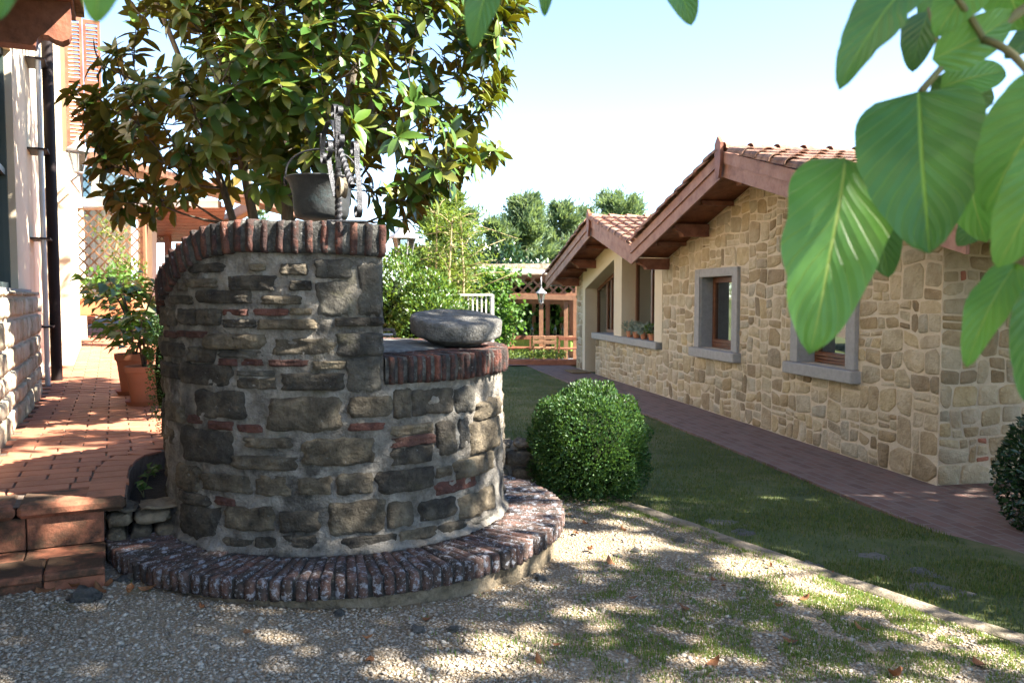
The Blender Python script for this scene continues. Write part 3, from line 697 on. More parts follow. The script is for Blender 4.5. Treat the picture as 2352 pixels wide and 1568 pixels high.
# ================================================================== IRON BRACKET AND BUCKET
BD = Vector((-.42, .9, 0)).normalized(); BX = Vector((BD.y, -BD.x, 0))
B0 = Vector((-.83, 4.21, 0))
def bp(q, z): return B0 + BD * q + UP * z
brk = thing('iron_bracket', (B0.x, B0.y, 1.915), 'scrolled wrought iron bracket with twisted bars standing on the well coping', 'bracket')
def ribbon(pts, w=.026, t=.007):
    mb = MB(); P = [Vector((q, z)) for q, z in pts]; ring_n = 4
    for i, p in enumerate(P):
        d = (P[min(i + 1, len(P) - 1)] - P[max(0, i - 1)]).normalized(); nn = Vector((-d.y, d.x))
        for sx, sn in ((-1, -1), (1, -1), (1, 1), (-1, 1)):
            q = p + nn * (t / 2 * sn); mb.v.append(tuple(bp(q.x, q.y) + BX * (w / 2 * sx)))
    for i in range(len(P) - 1):
        for k in range(4): mb.f.append((i * 4 + k, i * 4 + (k + 1) % 4, i * 4 + 4 + (k + 1) % 4, i * 4 + 4 + k)); mb.m.append(0)
    mb.f += [(0, 1, 2, 3), tuple(len(mb.v) - 4 + k for k in range(4))]; mb.m += [0, 0]
    return mb
def curl(cx, cz, r0, r1, a0, a1, n=26): return [(cx + (r0 + (r1 - r0) * i / n) * math.cos(a0 + (a1 - a0) * i / n), cz + (r0 + (r1 - r0) * i / n) * math.sin(a0 + (a1 - a0) * i / n)) for i in range(n + 1)]
def twisted(a, b, w, turns, name):
    mb = MB(); n = 70; d = (b - a).normalized(); x = d.cross(UP if abs(d.z) < .9 else Vector((1, 0, 0))).normalized(); y = d.cross(x)
    for i in range(n + 1):
        p = a.lerp(b, i / n); an = 2 * math.pi * turns * i / n
        for k in range(4):
            c = an + math.pi / 4 + k * math.pi / 2; mb.v.append(tuple(p + (x * math.cos(c) + y * math.sin(c)) * w * .707))
    for i in range(n):
        for k in range(4): mb.f.append((i * 4 + k, i * 4 + (k + 1) % 4, i * 4 + 4 + (k + 1) % 4, i * 4 + 4 + k)); mb.m.append(0)
    return mb.build(name, M['iron'], brk)
PI = math.pi
MB().bbox(bp(.02, 1.925), (.2, .1, .012), .003, Matrix.Rotation(.2, 3, 'Z')).build('base_plate', M['iron'], brk)
twisted(bp(.2, 1.9), bp(.2, 2.22), .028, 2.6, 'twisted_bar')
twisted(bp(.16, 2.32), bp(-.1, 2.09), .026, 2.0, 'twisted_bar')
ribbon([(.2, 2.2), (.2, 2.3), (.19, 2.42), (.19, 2.5)] + curl(.15, 2.5, .04, .012, 0, 1.7 * PI)).build('upright', M['iron'], brk, smooth='auto')
ribbon([(.21, 2.3), (.215, 2.42)] + curl(.265, 2.52, .05, .014, PI, -.8 * PI)).build('scroll', M['iron'], brk, smooth='auto')
ribbon([(.23, 2.34), (.25, 2.43), (.32, 2.49), (.42, 2.5), (.52, 2.46), (.57, 2.38)] + curl(.53, 2.33, .045, .014, 0, -1.7 * PI)).build('scroll_arm', M['iron'], brk, smooth='auto')
ribbon(curl(.40, 2.36, .016, .045, -.5 * PI, 1.5 * PI) + [(.42, 2.31), (.36, 2.2), (.27, 2.08)] ).build('brace', M['iron'], brk, smooth='auto')
ribbon(curl(-.15, 2.26, .014, .045, -1.2 * PI, .9 * PI) + [(-.19, 2.24), (-.2, 2.15), (-.235, 2.05), (-.24, 1.97)] + curl(-.20, 1.965, .042, .014, PI, 2.7 * PI)).build('scroll', M['iron'], brk, smooth='auto')
ribbon(curl(.13, 2.36, .012, .04, 0, 1.9 * PI) + [(.17, 2.3), (.19, 2.22)]).build('scroll', M['iron'], brk, smooth='auto')
MB().tube([bp(.6, 2.47), bp(.62, 2.44), bp(.62, 2.405), bp(.6, 2.385), bp(.58, 2.40)], .007, 6).build('hook', M['iron'], brk, smooth=True)
pm = MB(); pc = bp(.12, 2.11)
pm.lathe([(.02, -.018), (.055, -.018), (.046, 0), (.055, .018), (.02, .018)], pc, 24, M=Matrix((BD, UP, BX)).transposed()); pm.build('pulley', M['wood_pale'], brk, smooth='auto')
MB().tube([bp(.12, 2.11) - BX * .03, bp(.12, 2.11) + BX * .03], .008, 8).build('pulley_axle', M['iron'], brk)

bc = bp(.61, 0); rimz = aty(752, 411, bc.y).z; botz = rimz - .235
bk = thing('copper_bucket', (bc.x, bc.y, botz), 'flared old copper bucket hanging from the iron bracket', 'bucket')
pr = [(.001, 0), (.11, .0), (.14, .008), (.152, .03), (.156, .06), (.160, .12), (.168, .17), (.18, .205), (.196, .228), (.202, .234), (.200, .240), (.192, .236), (.176, .205), (.163, .17), (.155, .12), (.15, .06), (.14, .02), (.001, .012)]
mb = MB(); mb.lathe(pr, (bc.x, bc.y, botz), 56); mb.build('body', M['copper'], bk, smooth=True)
topz = bp(.6, 2.385).z
for s in (-1, 1):
    e = Vector((bc.x + s * .2, bc.y, rimz)); MB().bbox((e.x + s * .006, e.y, e.z - .012), (.016, .03, .05), .004).build('ear', M['iron'], bk)
pts = [Vector((bc.x + .205 * math.cos(a), bc.y, rimz + .012 + (topz - rimz - .012) * math.sin(a) ** .8)) for a in [PI * i / 28 for i in range(29)]]
MB().tube(pts, .006, 6).build('bail', M['iron'], bk, smooth=True)

# ================================================================== STONE HOUSE
house = thing('stone_house', W(3.3, -.1, 0), 'low stone house with two tiled gables and grey window surrounds', 'house')
RS1, RZ1, SL1 = 3.2, 3.18, .275         # ridge position, fascia-bottom height at ridge, slope
RS2, RZ2, SL2 = 9.1, 2.88, .265
SV = (RZ1 + SL1 * RS1 - RZ2 + SL2 * RS2) / (SL1 + SL2)
SV = (RZ1 - RZ2 + SL1 * RS1 + SL2 * RS2) / (SL1 + SL2)
def zb1(s): return RZ1 - SL1 * abs(s - RS1)
def zb2(s): return RZ2 - SL2 * abs(s - RS2)
def soff(s): return (zb1(s) if s < SV else zb2(s)) + .10
S_END = 12.47; WT = .32
FIN = -HN
def wall_piece(mb, s0, s1, z0, z1=None, m=0, d0=-WT, d1=0.0):
    ks = [s0] + [k for k in (RS1, SV, RS2) if s0 < k < s1] + [s1]
    for a, b in zip(ks, ks[1:]):
        ta = soff(a + 1e-5) if z1 is None else z1; tb = soff(b - 1e-5) if z1 is None else z1
        mb.poly_prism([(a, z0), (b, z0), (b, tb), (a, ta)], HC, HS, UP, HN, d0, d1, m)
w1 = (4.12, 5.22, .93, 1.98); w2 = (1.40, 2.36, .93, 1.98)     # clear openings s0 s1 z0 z1
gw = MB()
wall_piece(gw, 0, w2[0], -.1); wall_piece(gw, w2[0], w2[1], -.1, w2[2]); wall_piece(gw, w2[0], w2[1], w2[3])
wall_piece(gw, w2[1], w1[0], -.1); wall_piece(gw, w1[0], w1[1], -.1, w1[2]); wall_piece(gw, w1[0], w1[1], w1[3])
wall_piece(gw, w1[1], 6.85, -.1); wall_piece(gw, 6.85, 10.88, -.1, .78); wall_piece(gw, 11.92, S_END, -.1)
gable = gw.build('gable_wall', M['h_mortar'], house)
gs = MB(); L_R = 9.0
gs.poly_prism([(.325, -.1), (L_R, -.1), (L_R, soff(0)), (.325, soff(0))], HC, FIN, UP, HS, 0, WT)
side = gs.build('side_wall', M['h_mortar'], house)
gs = MB(); gs.poly_prism([(.33, -.1), (L_R, -.1), (L_R, soff(S_END) - .02), (.33, soff(S_END) - .02)], HC + HS * (S_END - WT), FIN, UP, HS, 0, WT)
gs.poly_prism([(WT, -.1), (S_END - WT, -.1), (S_END - WT, 2.0), (WT, 2.0)], HC, HS, UP, HN, -L_R, -L_R + .3)
gs.build('rear_wall', M['h_mortar'], house)
# plaster part with the two tall openings
pl = MB()
def ztop(s): return soff(s) - .42 if s > RS2 - .1 else soff(s) - .33
wall_piece(pl, 11.70, 11.92, -.1, d1=.012); wall_piece(pl, 9.05, 9.55, .91, d1=.012); wall_piece(pl, 6.85, 7.22, .91, d1=.012)
for a, b in ((9.55, 11.70), (7.22, 9.05)):
    pl.poly_prism([(a, ztop(a)), (b, ztop(b)), (b, soff(b)), (a, soff(a))], HC, HS, UP, HN, -WT, .012)
pl.build('plaster_panel', M['plaster'], house)
sl_ = MB(); sl_.bbox(W((6.95 + 10.92) / 2, -.13, .845), (10.92 - 6.95, .44, .13), .012, PZ.to_3x3()); sl_.build('long_sill', M['serena'], house)
# glazing behind the tall openings
def frame_bar(mb, s0, s1, z0, z1, o0, o1): mb.box(W((s0 + s1) / 2, (o0 + o1) / 2, (z0 + z1) / 2), (s1 - s0, o1 - o0, z1 - z0), PZ.to_3x3())
gd = MB()
for s in (9.57, 10.6, 10.9, 11.64): frame_bar(gd, s, s + .07, 0.02 if s > 10.8 else .915, ztop(s + .07) - .01, -.33, -.27)
for s in (7.24, 8.1, 8.97): frame_bar(gd, s, s + .07, .915, ztop(s if s < 9 else s) - .02, -.33, -.27)
gd.bar(W(9.57, -.3, ztop(9.57) - .04), W(11.7, -.3, ztop(11.7) - .04), .06, .07); gd.bar(W(7.24, -.3, ztop(7.24) - .04), W(9.03, -.3, ztop(9.03) - .04), .06, .07)
frame_bar(gd, 9.6, 10.9, .915, .98, -.33, -.27); frame_bar(gd, 7.3, 9.0, .915, .98, -.33, -.27)
gd.build('glazing_frame', M['wood_frame'], house)
for i, (a, b, z0) in enumerate(((9.6, 10.9, .95), (10.95, 11.66, .05), (7.28, 9.0, .95))):
    g = MB(); g.poly_prism([(a, z0), (b, z0), (b, ztop(b) - .05), (a, ztop(a) - .05)], HC, HS, UP, HN, -.306, -.3); g.build('pane', M['glass'], house)
def curtain(s0, s1, z0, z1, o, parent, tabs=0):
    mb = MB(); n = 60
    for i in range(n + 1):
        s = s0 + (s1 - s0) * i / n; oo = o + .018 * math.sin(i * 1.25) + .006 * math.sin(i * 3.1)
        for z in (z0, (z0 + z1) / 2, z1): mb.v.append(tuple(W(s, oo, z)))
    for i in range(n):
        for k in range(2): mb.f.append((i * 3 + k, i * 3 + 3 + k, i * 3 + 4 + k, i * 3 + 1 + k)); mb.m.append(0)
    c = mb.build('curtain', M['curtain'], parent, smooth=True)
    t = MB()
    for k in range(tabs): s = s0 + (s1 - s0) * (k + .5) / tabs; t.box(W(s, o, z1 + .055), (.035, .004, .12), PZ.to_3x3())
    if tabs: t.bar(W(s0 - .03, o, z1 + .115), W(s1 + .03, o, z1 + .115), .014, .014); t.build('curtain_rail', M['curtain'], c)
curtain(7.4, 8.9, .96, 1.72, -.4, house, 9)
curtain(4.55, 5.18, 1.0, 1.65, -.26, house, 7); curtain(1.85, 2.33, 1.0, 1.65, -.26, house, 5)
rm = MB()      # rooms behind the glass: back walls, floor and ceiling
rm.box(W(6.2, -4.2, 1.2), (12, .1, 2.4), PZ.to_3x3()); rm.box(W(6.2, -2.3, -.05), (11.8, 3.8, .06), PZ.to_3x3()); rm.box(W(6.2, -2.3, 2.2), (11.8, 3.8, .05), PZ.to_3x3())
rm.build('room', M['plaster'], house)
# windows
def window(s0, s1, z0, z1):
    t = .17
    w = MB()
    for a, b in ((s0 - t, s0 - .004), (s1 + .004, s1 + t)): w.bbox(W((a + b) / 2, -.07, (z0 + z1) / 2 + .06), (b - a, .24, z1 - z0 + .12), .006, PZ.to_3x3())
    for a, b in ((s0 - .004, s0 + .012), (s1 - .012, s1 + .004)): w.box(W((a + b) / 2, -.09, (z0 + z1) / 2), (b - a, .22, z1 - z0), PZ.to_3x3())
    w.bbox(W((s0 + s1) / 2, -.071, z1 + .061), (s1 - s0 + .0, .236, .122), .006, PZ.to_3x3())
    su = w.build('window', M['serena'], house)
    MB().bbox(W((s0 + s1) / 2, -.06, z0 - .07), (s1 - s0 + 2 * t + .1, .36, .135), .01, PZ.to_3x3()).build('sill', M['serena'], su)
    f = MB(); a, b = -.235, -.165
    for u0, u1, v0, v1 in ((s0 + .012, s0 + .09, z0, z1), (s1 - .09, s1 - .012, z0, z1), (s0 + .09, s1 - .09, z0, z0 + .13), (s0 + .09, s1 - .09, z1 - .08, z1), ):
        f.bbox(W((u0 + u1) / 2, (a + b) / 2, (v0 + v1) / 2), (u1 - u0, .07, v1 - v0), .006, PZ.to_3x3())
    for k in range(3): f.bbox(W((s0 + s1) / 2, b + .012 + .006 * k, z0 + .025 + k * .038), (s1 - s0 - .18, .03, .022), .004, PZ.to_3x3())
    f.build('frame', M['wood_frame'], su)
    g = MB(); g.box(W((s0 + s1) / 2, -.2, (z0 + z1) / 2 + .02), (s1 - s0 - .18, .008, z1 - z0 - .2), PZ.to_3x3()); g.build('pane', M['glass'], su)
window(*w1); window(*w2)
# ---- stones: voronoi cells clipped to the wall
def clip(poly, a, b, c):
    """keep a*x+b*y<=c"""
    out = []; n = len(poly)
    for i in range(n):
        p, q = poly[i], poly[(i + 1) % n]; dp = a * p[0] + b * p[1] - c; dq = a * q[0] + b * q[1] - c
        if dp <= 0: out.append(p)
        if (dp < 0 < dq) or (dq < 0 < dp): t = dp / (dp - dq); out.append((p[0] + (q[0] - p[0]) * t, p[1] + (q[1] - p[1]) * t))
    return out
def area_c(poly):
    A_ = cx = cy = 0
    for (x0, y0), (x1, y1) in zip(poly, poly[1:] + poly[:1]): k = x0 * y1 - x1 * y0; A_ += k; cx += (x0 + x1) * k; cy += (y0 + y1) * k
    if abs(A_) < 1e-9: return 0, 0, 0
    return A_ / 2, cx / (3 * A_), cy / (3 * A_)
def stones(parent, u0, u1, v0, v1, ok, clips, holes, P, a, b, n, rng, base=0.0, size=1.0, keep_n=240, rect=None):
    rects = []; stack = [(u0, v0, u1, v1)]
    while stack:
        a0, b0, a1, b1 = stack.pop(); w, h = a1 - a0, b1 - b0
        mw, mh = rng.choice((.2, .3, .36, .42, .3)) * size, rng.choice((.13, .2, .25, .3, .22)) * size
        if w > mw and (w / mw >= h / mh or h <= mh): c = a0 + w * (rng.uniform(.3, .7) if w < 1 else rng.uniform(.4, .6)); stack += [(a0, b0, c, b1), (c, b0, a1, b1)]
        elif h > mh: c = b0 + h * (rng.uniform(.3, .7) if h < 1 else rng.uniform(.4, .6)); stack += [(a0, b0, a1, c), (a0, c, a1, b1)]
        else: rects.append((a0, b0, a1, b1))
    def warp(p):
        x, y = p; fx = min(1, (x - u0) / .1, (u1 - x) / .1); fy = min(1, (y - v0) / .1, (v1 - y) / .1); q = Vector((x * 2.6, y * 2.6, 4.0))
        return (x + fx * (.055 * noise.noise(q) + .03 * noise.noise(q * 2.7)), y + fy * (.055 * noise.noise(q + Vector((9, 3, 1))) + .03 * noise.noise(q * 2.7 + UP)))
    out = []
    for (a0, b0, a1, b1) in rects:
        cut = [0, 0, 0, 0]
        if min(a1 - a0, b1 - b0) > .11: cut = [rng.uniform(.15, .4) if rng.random() < .3 else 0 for _ in range(4)]
        w, h = a1 - a0, b1 - b0; poly = []
        for (cx_, cy_, du, dv, k_) in ((a0, b0, 1, 1, 0), (a1, b0, -1, 1, 1), (a1, b1, -1, -1, 2), (a0, b1, 1, -1, 3)):
            e1 = (cx_ + du * w * cut[k_], cy_); e2 = (cx_, cy_ + dv * h * cut[k_] * .8)
            poly += ([e2, e1] if k_ in (0, 2) else [e1, e2]) if cut[k_] else [(cx_, cy_)]
        poly = [warp(p) for p in poly]; x, y = (a0 + a1) / 2, (b0 + b1) / 2
        for cf in clips:
            r_ = cf(x, y)
            if r_ and len(poly) >= 3: poly = clip(poly, *r_)
        for (h0, h1, g0, g1) in holes:
            if len(poly) < 3: break
            xs = [p[0] for p in poly]; ys = [p[1] for p in poly]
            if max(xs) <= h0 or min(xs) >= h1 or max(ys) <= g0 or min(ys) >= g1: continue
            dd = [(h0 - x, (1, 0, h0)), (x - h1, (-1, 0, -h1)), (g0 - y, (0, 1, g0)), (y - g1, (0, -1, -g1))]
            dd.sort(key=lambda t: -t[0])
            if dd[0][0] < -.12: poly = []; break
            poly = clip(poly, *dd[0][1])
        if len(poly) < 3: continue
        A_, cx, cy = area_c(poly)
        if abs(A_) < .0025: continue
        # joint: pull every edge in
        g = rng.uniform(.006, .013); ins = poly
        for (p, q) in zip(poly, poly[1:] + poly[:1]):
            ex, ey = q[0] - p[0], q[1] - p[1]; L = math.hypot(ex, ey)
            if L < 1e-6: continue
            nx, ny = ey / L, -ex / L
            if nx * (cx - p[0]) + ny * (cy - p[1]) > 0: nx, ny = -nx, -ny
            ins = clip(ins, nx, ny, nx * p[0] + ny * p[1] - g)
            if len(ins) < 3: break
        if len(ins) < 3: continue
        A_, cx, cy = area_c(ins)
        if abs(A_) < .0012: continue
        if A_ < 0: ins = ins[::-1]
        for it in range(2):
            rr = .09 if it == 0 else .22; o2 = []
            for (p, q) in zip(ins, ins[1:] + ins[:1]):
                o2.append((p[0] + (q[0] - p[0]) * rr, p[1] + (q[1] - p[1]) * rr)); o2.append((q[0] + (p[0] - q[0]) * rr, q[1] + (p[1] - q[1]) * rr))
            ins = o2
            if len(ins) > 14: break
        out.append((ins, cx, cy, abs(A_)))
    made = []
    for (ins, cx, cy, ar) in out:
        k = len(ins); pr_ = rng.uniform(.003, .016); mb = MB(); c0 = P + a * cx + b * cy + n * base
        for sc_, dz in ((1.0, -.008), (.985, pr_ * .5), (.88, pr_)):
            for (x, y) in ins: mb.v.append(tuple(a * ((x - cx) * sc_) + b * ((y - cy) * sc_) + n * (dz + (.004 * noise.noise(Vector((x * 9, y * 9, 1))) if dz > 0 else 0))))
        mb.v.append(tuple(n * (pr_ + rng.uniform(-.002, .003))))
        for r in range(2):
            for i in range(k): mb.f.append((r * k + i, r * k + (i + 1) % k, r * k + k + (i + 1) % k, r * k + k + i)); mb.m.append(0)
        for i in range(k): mb.f.append((2 * k + i, 2 * k + (i + 1) % k, 3 * k)); mb.m.append(0)
        made.append((mb, c0, ar))
    def show(t):
        x, y, dp = project(t[1]); inside = 0 < x < 2352 and dp > 0
        return t[2] / max(1, dp * dp) if inside else 0
    made.sort(key=show, reverse=True)
    for mb, c0, ar in made[:keep_n]:
        if mb.v: 
            bit = ar < .006 and rng.random() < .5
            new('stone', mb.mesh('stone', M['h_brickbit'] if bit else M['h_stone'], True), parent, Matrix.Translation(c0))
    rest = MB()
    for mb, c0, ar in made[keep_n:]: rest.add([Vector(v) + c0 for v in mb.v], mb.f)
    if rest.v: tag(new('stones_remaining', rest.mesh('stones_remaining', M['h_stone_i'], True), parent), kind='stuff')
def roof_clip(x, y):
    if x < SV: return (SL1 if x > RS1 else -SL1, 1, RZ1 + .09 + (SL1 * RS1 if x > RS1 else -SL1 * RS1))
    return (SL2 if x > RS2 else -SL2, 1, RZ2 + .09 + (SL2 * RS2 if x > RS2 else -SL2 * RS2))
rng = random.Random(11)
hol = [(w1[0] - .175, w1[1] + .175, w1[2] - .14, w1[3] + .125), (w2[0] - .175, w2[1] + .175, w2[2] - .14, w2[3] + .125), (w1[0] - .23, w1[1] + .23, w1[2] - .14, w1[2] + .002), (w2[0] - .23, w2[1] + .23, w2[2] - .14, w2[2] + .002), (6.85, 11.9, .775, 9), (10.88, 11.93, -1, .9)]
stones(gable, 0.0, S_END, 0.0, 3.3, None, [roof_clip], hol, HC, HS, UP, HN, rng, size=1.15, keep_n=295)
stones(side, 0.0, 4.5, 0.0, soff(0) - .02, None, [], [], HC, FIN, UP, -HS, rng, keep_n=110)
# ---- roof: boards, fascias, purlins, tiles
OV = .6; L_IN = 9.4; S0 = -1.05; S1 = 12.95
roof = MB()
def roof_slab(mb, sa, sb, z0, z1, o0=OV, o1=-L_IN, m=0):
    za, zb_ = (zb1, zb1) if max(sa, sb) <= SV + .01 else (zb2, zb2)
    mb.poly_prism([(sa, za(sa) + z0), (sb, za(sb) + z0), (sb, za(sb) + z1), (sa, za(sa) + z1)], HC, HS, UP, HN, o1, o0, m)
for sa, sb in ((S0, RS1), (RS1, SV), (SV, RS2), (RS2, S1)): roof_slab(roof, sa, sb, .11, .16)
roof_o = roof.build('roof', M['wood'], house)
bed_ = MB()
for sa, sb in ((S0, RS1), (RS1, SV), (SV, RS2), (RS2, S1)): roof_slab(bed_, sa, sb, .163, .30, OV - .004)
bed_.build('tile_bed', M['rooftile'], roof_o)
for sa, sb in ((S0, RS1 - .002), (RS1 + .002, SV - .002), (SV + .002, RS2 - .002), (RS2 + .002, S1)):
    f1 = MB(); roof_slab(f1, sa, sb, 0, .17, OV + .034, OV + .002); f1.build('fascia_board', M['wood_grey'], roof_o)
    f2 = MB(); roof_slab(f2, sa, sb, .173, .315, OV + .056, OV + .004); f2.build('fascia_board', M['wood_grey'], roof_o)
def purlin(s, L=.56, w=.15, h=.18):
    zt_ = soff(s) - .006; mb = MB()
    prof = [(-.1, 0), (L, 0), (L, -.055), (L - .03, -.07), (L - .06, -.1), (L - .11, -.115), (L - .15, -.15), (L - .16, -h), (-.1, -h)]
    mb.poly_prism(prof, W(s - w / 2, 0, zt_ - .012), HN, UP, HS, 0, w); mb.build('purlin', M['wood'], roof_o)
for s in (RS1, 5.05, 6.62, 1.45, -.12, RS2, 10.9, 12.3, 7.8): purlin(s)
# rafters under the soffit
for s in (4.2, 5.85, 2.2, .7, 10.0, 11.6, 8.4):
    rf = MB()
    for zz in (0,): rf.box(W(s, OV / 2 - .06, soff(s) - .035), (.07, .46, .06), PZ.to_3x3())
    rf.build('batten', M['wood'], roof_o)
for (s, z) in ((RS1, RZ1), (RS2, RZ2)):
    cp = MB(); cp.poly_prism([(-.085, .02), (-.04, -.16), (.04, -.16), (.085, .02), (.085, .27), (0, .36), (-.085, .27)], W(s, 0, z + .14), HS, UP, HN, OV + .058, OV + .10); cp.build('ridge_end_board', M['wood'], roof_o)
# barrel tiles
def barrel(L, r0, r1, th=.012, n=7, sq=.75):
    mb = MB()
    for y, r in ((0, r0), (L, r1)):
        for rr in (r, r - th):
            for k in range(n + 1): a_ = PI * k / n; mb.v.append((rr * math.cos(a_), y, rr * math.sin(a_) * sq))
    q = n + 1
    for k in range(n):
        mb.f += [(k, k + 1, 2 * q + k + 1, 2 * q + k), (q + k + 1, q + k, 3 * q + k, 3 * q + k + 1), (k + 1, k, q + k, q + k + 1), (2 * q + k, 2 * q + k + 1, 3 * q + k + 1, 3 * q + k)]
    mb.f += [(0, 2 * q, 3 * q, q), (n, q + n, 3 * q + n, 2 * q + n)]
    mb.m = [0] * len(mb.f); return mb
cov = [barrel(.44, .105, .084, sq=.9).mesh('tile', M['rooftile'], False) for _ in range(1)]
pan = [barrel(.44, .085, .10, sq=.45).mesh('tile', M['rooftile'], False)]
alltiles = []
def tile_slope(s_top, s_bot, zf, o_from, o_to, pitch=.235, step=.345):
    d = (W(s_bot, 0, zf(s_bot)) - W(s_top, 0, zf(s_top))); L = d.length; d.normalize(); x = HN.copy(); zn = x.cross(d)
    if zn.z < 0: x = -x; zn = x.cross(d)
    Rm = Matrix((x, d, zn)).transposed().to_4x4()
    o = o_from; ci = 0
    while o > o_to:
        t = L - .40
        while t > -.12:
            P = W(s_top, o, zf(s_top) + .30) + d * t
            up = Matrix.Rotation(math.radians(2.2) + random.gauss(0, .008), 4, 'X')
            alltiles.append((Matrix.Translation(P + zn * .028 + x * random.gauss(0, .004)) @ Rm @ up @ Matrix.Translation((0, .44, 0)) @ Matrix.Rotation(PI, 4, 'Z') @ Matrix.Rotation(random.gauss(0, .015), 4, 'Z'), 0, P))
            t -= step
        o -= pitch; ci += 1
tile_slope(RS1 - .05, S0 - .06, zb1, OV + .02, -L_IN); tile_slope(RS1 + .05, SV - .1, zb1, OV + .02, -5)
tile_slope(RS2 - .05, SV + .1, zb2, OV + .02, -5); tile_slope(RS2 + .05, S1 + .05, zb2, OV + .02, -5)
for (s, zf) in ((RS1, zb1), (RS2, zb2)):     # ridge caps
    o = OV + .04
    while o > -L_IN + .4:
        P = W(s, o, zf(s) + .335); d = -HN; x = d.cross(UP); Rm = Matrix((x, d, UP)).transposed().to_4x4()
        alltiles.append((Matrix.Translation(P) @ Rm @ Matrix.Rotation(math.radians(-4), 4, 'X') @ Matrix.Scale(1.25, 4, (1, 0, 0)), 0, P)); o -= .36
def tshow(t):
    x, y, dp = project(t[2]); return 1 / dp if (0 < x < 2352 and dp > 0) else 0
# the slopes that face away from the camera show least
alltiles.sort(key=lambda t: tshow(t) * (1 if ((t[2] - HC).dot(HS) < RS1 or SV < (t[2] - HC).dot(HS) < RS2 + .2) else .5), reverse=True)
for Mx, k_, P in alltiles[:295]: new('tile', cov[0], roof_o, Mx)
rest = MB(); vs0 = [v.co.copy() for v in cov[0].vertices]; fs0 = [tuple(p.vertices) for p in cov[0].polygons]
for Mx, k_, P in alltiles[295:]: rest.add([Mx @ v for v in vs0], fs0)
tag(new('tiles_remaining', rest.mesh('tiles_remaining', M['rooftile_i']), roof_o), kind='stuff')
vg = MB(); vg.bar(W(SV, OV + .05, zb1(SV) + .31), W(SV, -4, zb1(SV) + .31), .22, .02); vg.build('valley_gutter', M['pipe_grey'], roof_o)
dp_ = MB(); P = HC + FIN * 1.62 - HS * .06; dp_.tube([P, P + UP * 2.1], .035, 10); dp_.build('downpipe', M['pipe_dark'], house)
gt = MB(); gt.bar(W(S1 + .06, OV - .1, zb2(S1) + .12), W(S1 + .06, -6, zb2(S1) + .12), .1, .08); gt.build('gutter', M['pipe_grey'], roof_o)
mat_o = MB(); mat_o.bbox(W(11.35, .28, .02), (.75, .42, .02), .005, PZ.to_3x3())
mat_o.build('doormat', surf('coir_mat', [(.2, .13, .06), (.3, .2, .1)], sc=40, bump=.8), label='brown coir doormat on the paving before the house door', cat='doormat')
# ================================================================== LEFT HOUSE
def LP(l, o, z): return LW + TL * l + TR * o + UP * z
RL = Matrix((TL, -TR, UP)).transposed()       # local x along wall, y inwards
lh = thing('plastered_house', LP(1.5, -.3, TZ), 'cream plastered house with rough stone base and tall dark framed window', 'house')
WL0, WL1, WZ0, WZ1 = -2.6, 2.67, 1.62, 3.9
mb = MB()
def lbox(mb, l0, l1, o0, o1, z0, z1, m=0): mb.box(LP((l0 + l1) / 2, (o0 + o1) / 2, (z0 + z1) / 2), (l1 - l0, o1 - o0, z1 - z0), RL, m)
lbox(mb, -7, WL0, -.4, 0, 0, 6.6); lbox(mb, WL0, WL1, -.4, 0, 0, WZ0); lbox(mb, WL0, WL1, -.4, 0, WZ1, 6.6); lbox(mb, WL1, 7.3, -.4, 0, 0, 6.6)
lbox(mb, 7.3, 9.3, -.4, .0, 0, 6.6); lbox(mb, 6.15, 9.0, .002, .31, 0, 6.6); lbox(mb, 9.0, 9.3, -6, -.4, 0, 6.6)
mb.build('wall', M['plaster'], lh)
mb = MB()
for l in (WL0, -1.7, -.8, .1, .95, 1.72, WL1 - .07): lbox(mb, l, l + .06, -.16, -.06, WZ0, WZ1)
for z in (WZ0, 2.7, WZ1 - .07): lbox(mb, WL0, WL1, -.15, -.07, z, z + .06)
wf = mb.build('window', flat('dark_green_frame', (.03, .045, .04), .4), lh)
mb = MB(); lbox(mb, WL0, WL1, -.115, -.105, WZ0, WZ1); mb.build('pane', M['glass'], wf)
mb = MB(); lbox(mb, WL0, WL1, -.395, -.38, WZ0, WZ1); mb.build('curtain', M['curtain'], wf)
mb = MB(); lbox(mb, WL0 - .05, WL1 + .1, -.05, .1, WZ0 - .05, WZ0 - .005); mb.build('sill', M['serena'], wf)
# rough stone base
mb = MB(); lbox(mb, -7, 3.45, 0.002, .10, TZ - .4, 1.56); base = mb.build('stone_base', surf('pale_mortar', [(.45, .4, .33), (.55, .5, .42)], sc=12, bump=.8), lh)
rngs = random.Random(5)
PS = LP(-1.2, .10, 0)
def big_stones(parent, P, a, b, n, u1, v0, v1, rng, mat):
    v = v0
    while v < v1 - .05:
        h = min(rng.uniform(.12, .24), v1 - v); u = 0
        while u < u1 - .05:
            w = min(rng.uniform(.16, .45), u1 - u); c = P + a * (u + w / 2) + b * (v + h / 2)
            me = rough_box(w - .02, .12, h - .02, 5, 2, 4, .016, .012, rng.uniform(0, 99)).mesh('stone', mat, True)
            R3 = Matrix((a, -n, b)).transposed().to_4x4()
            new('stone', me, parent, Matrix.Translation(c + n * rng.uniform(-.045, -.02)) @ R3); u += w
        v += h
M['pale_stone'] = surf('pale_rough_stone', [(.3, .25, .18), (.45, .39, .3), (.52, .47, .38)], sc=6, bump=.8, bsc=25, tones=[(.85, .8, .7), (1.1, 1.08, 1.05)])
big_stones(base, PS, TL, UP, TR, 4.65, TZ - .02, 1.6, rngs, M['pale_stone'])
big_stones(base, LP(3.45, .1, 0), -TR * 1.0, UP, TL, .05, TZ, 1.6, rngs, M['pale_stone'])
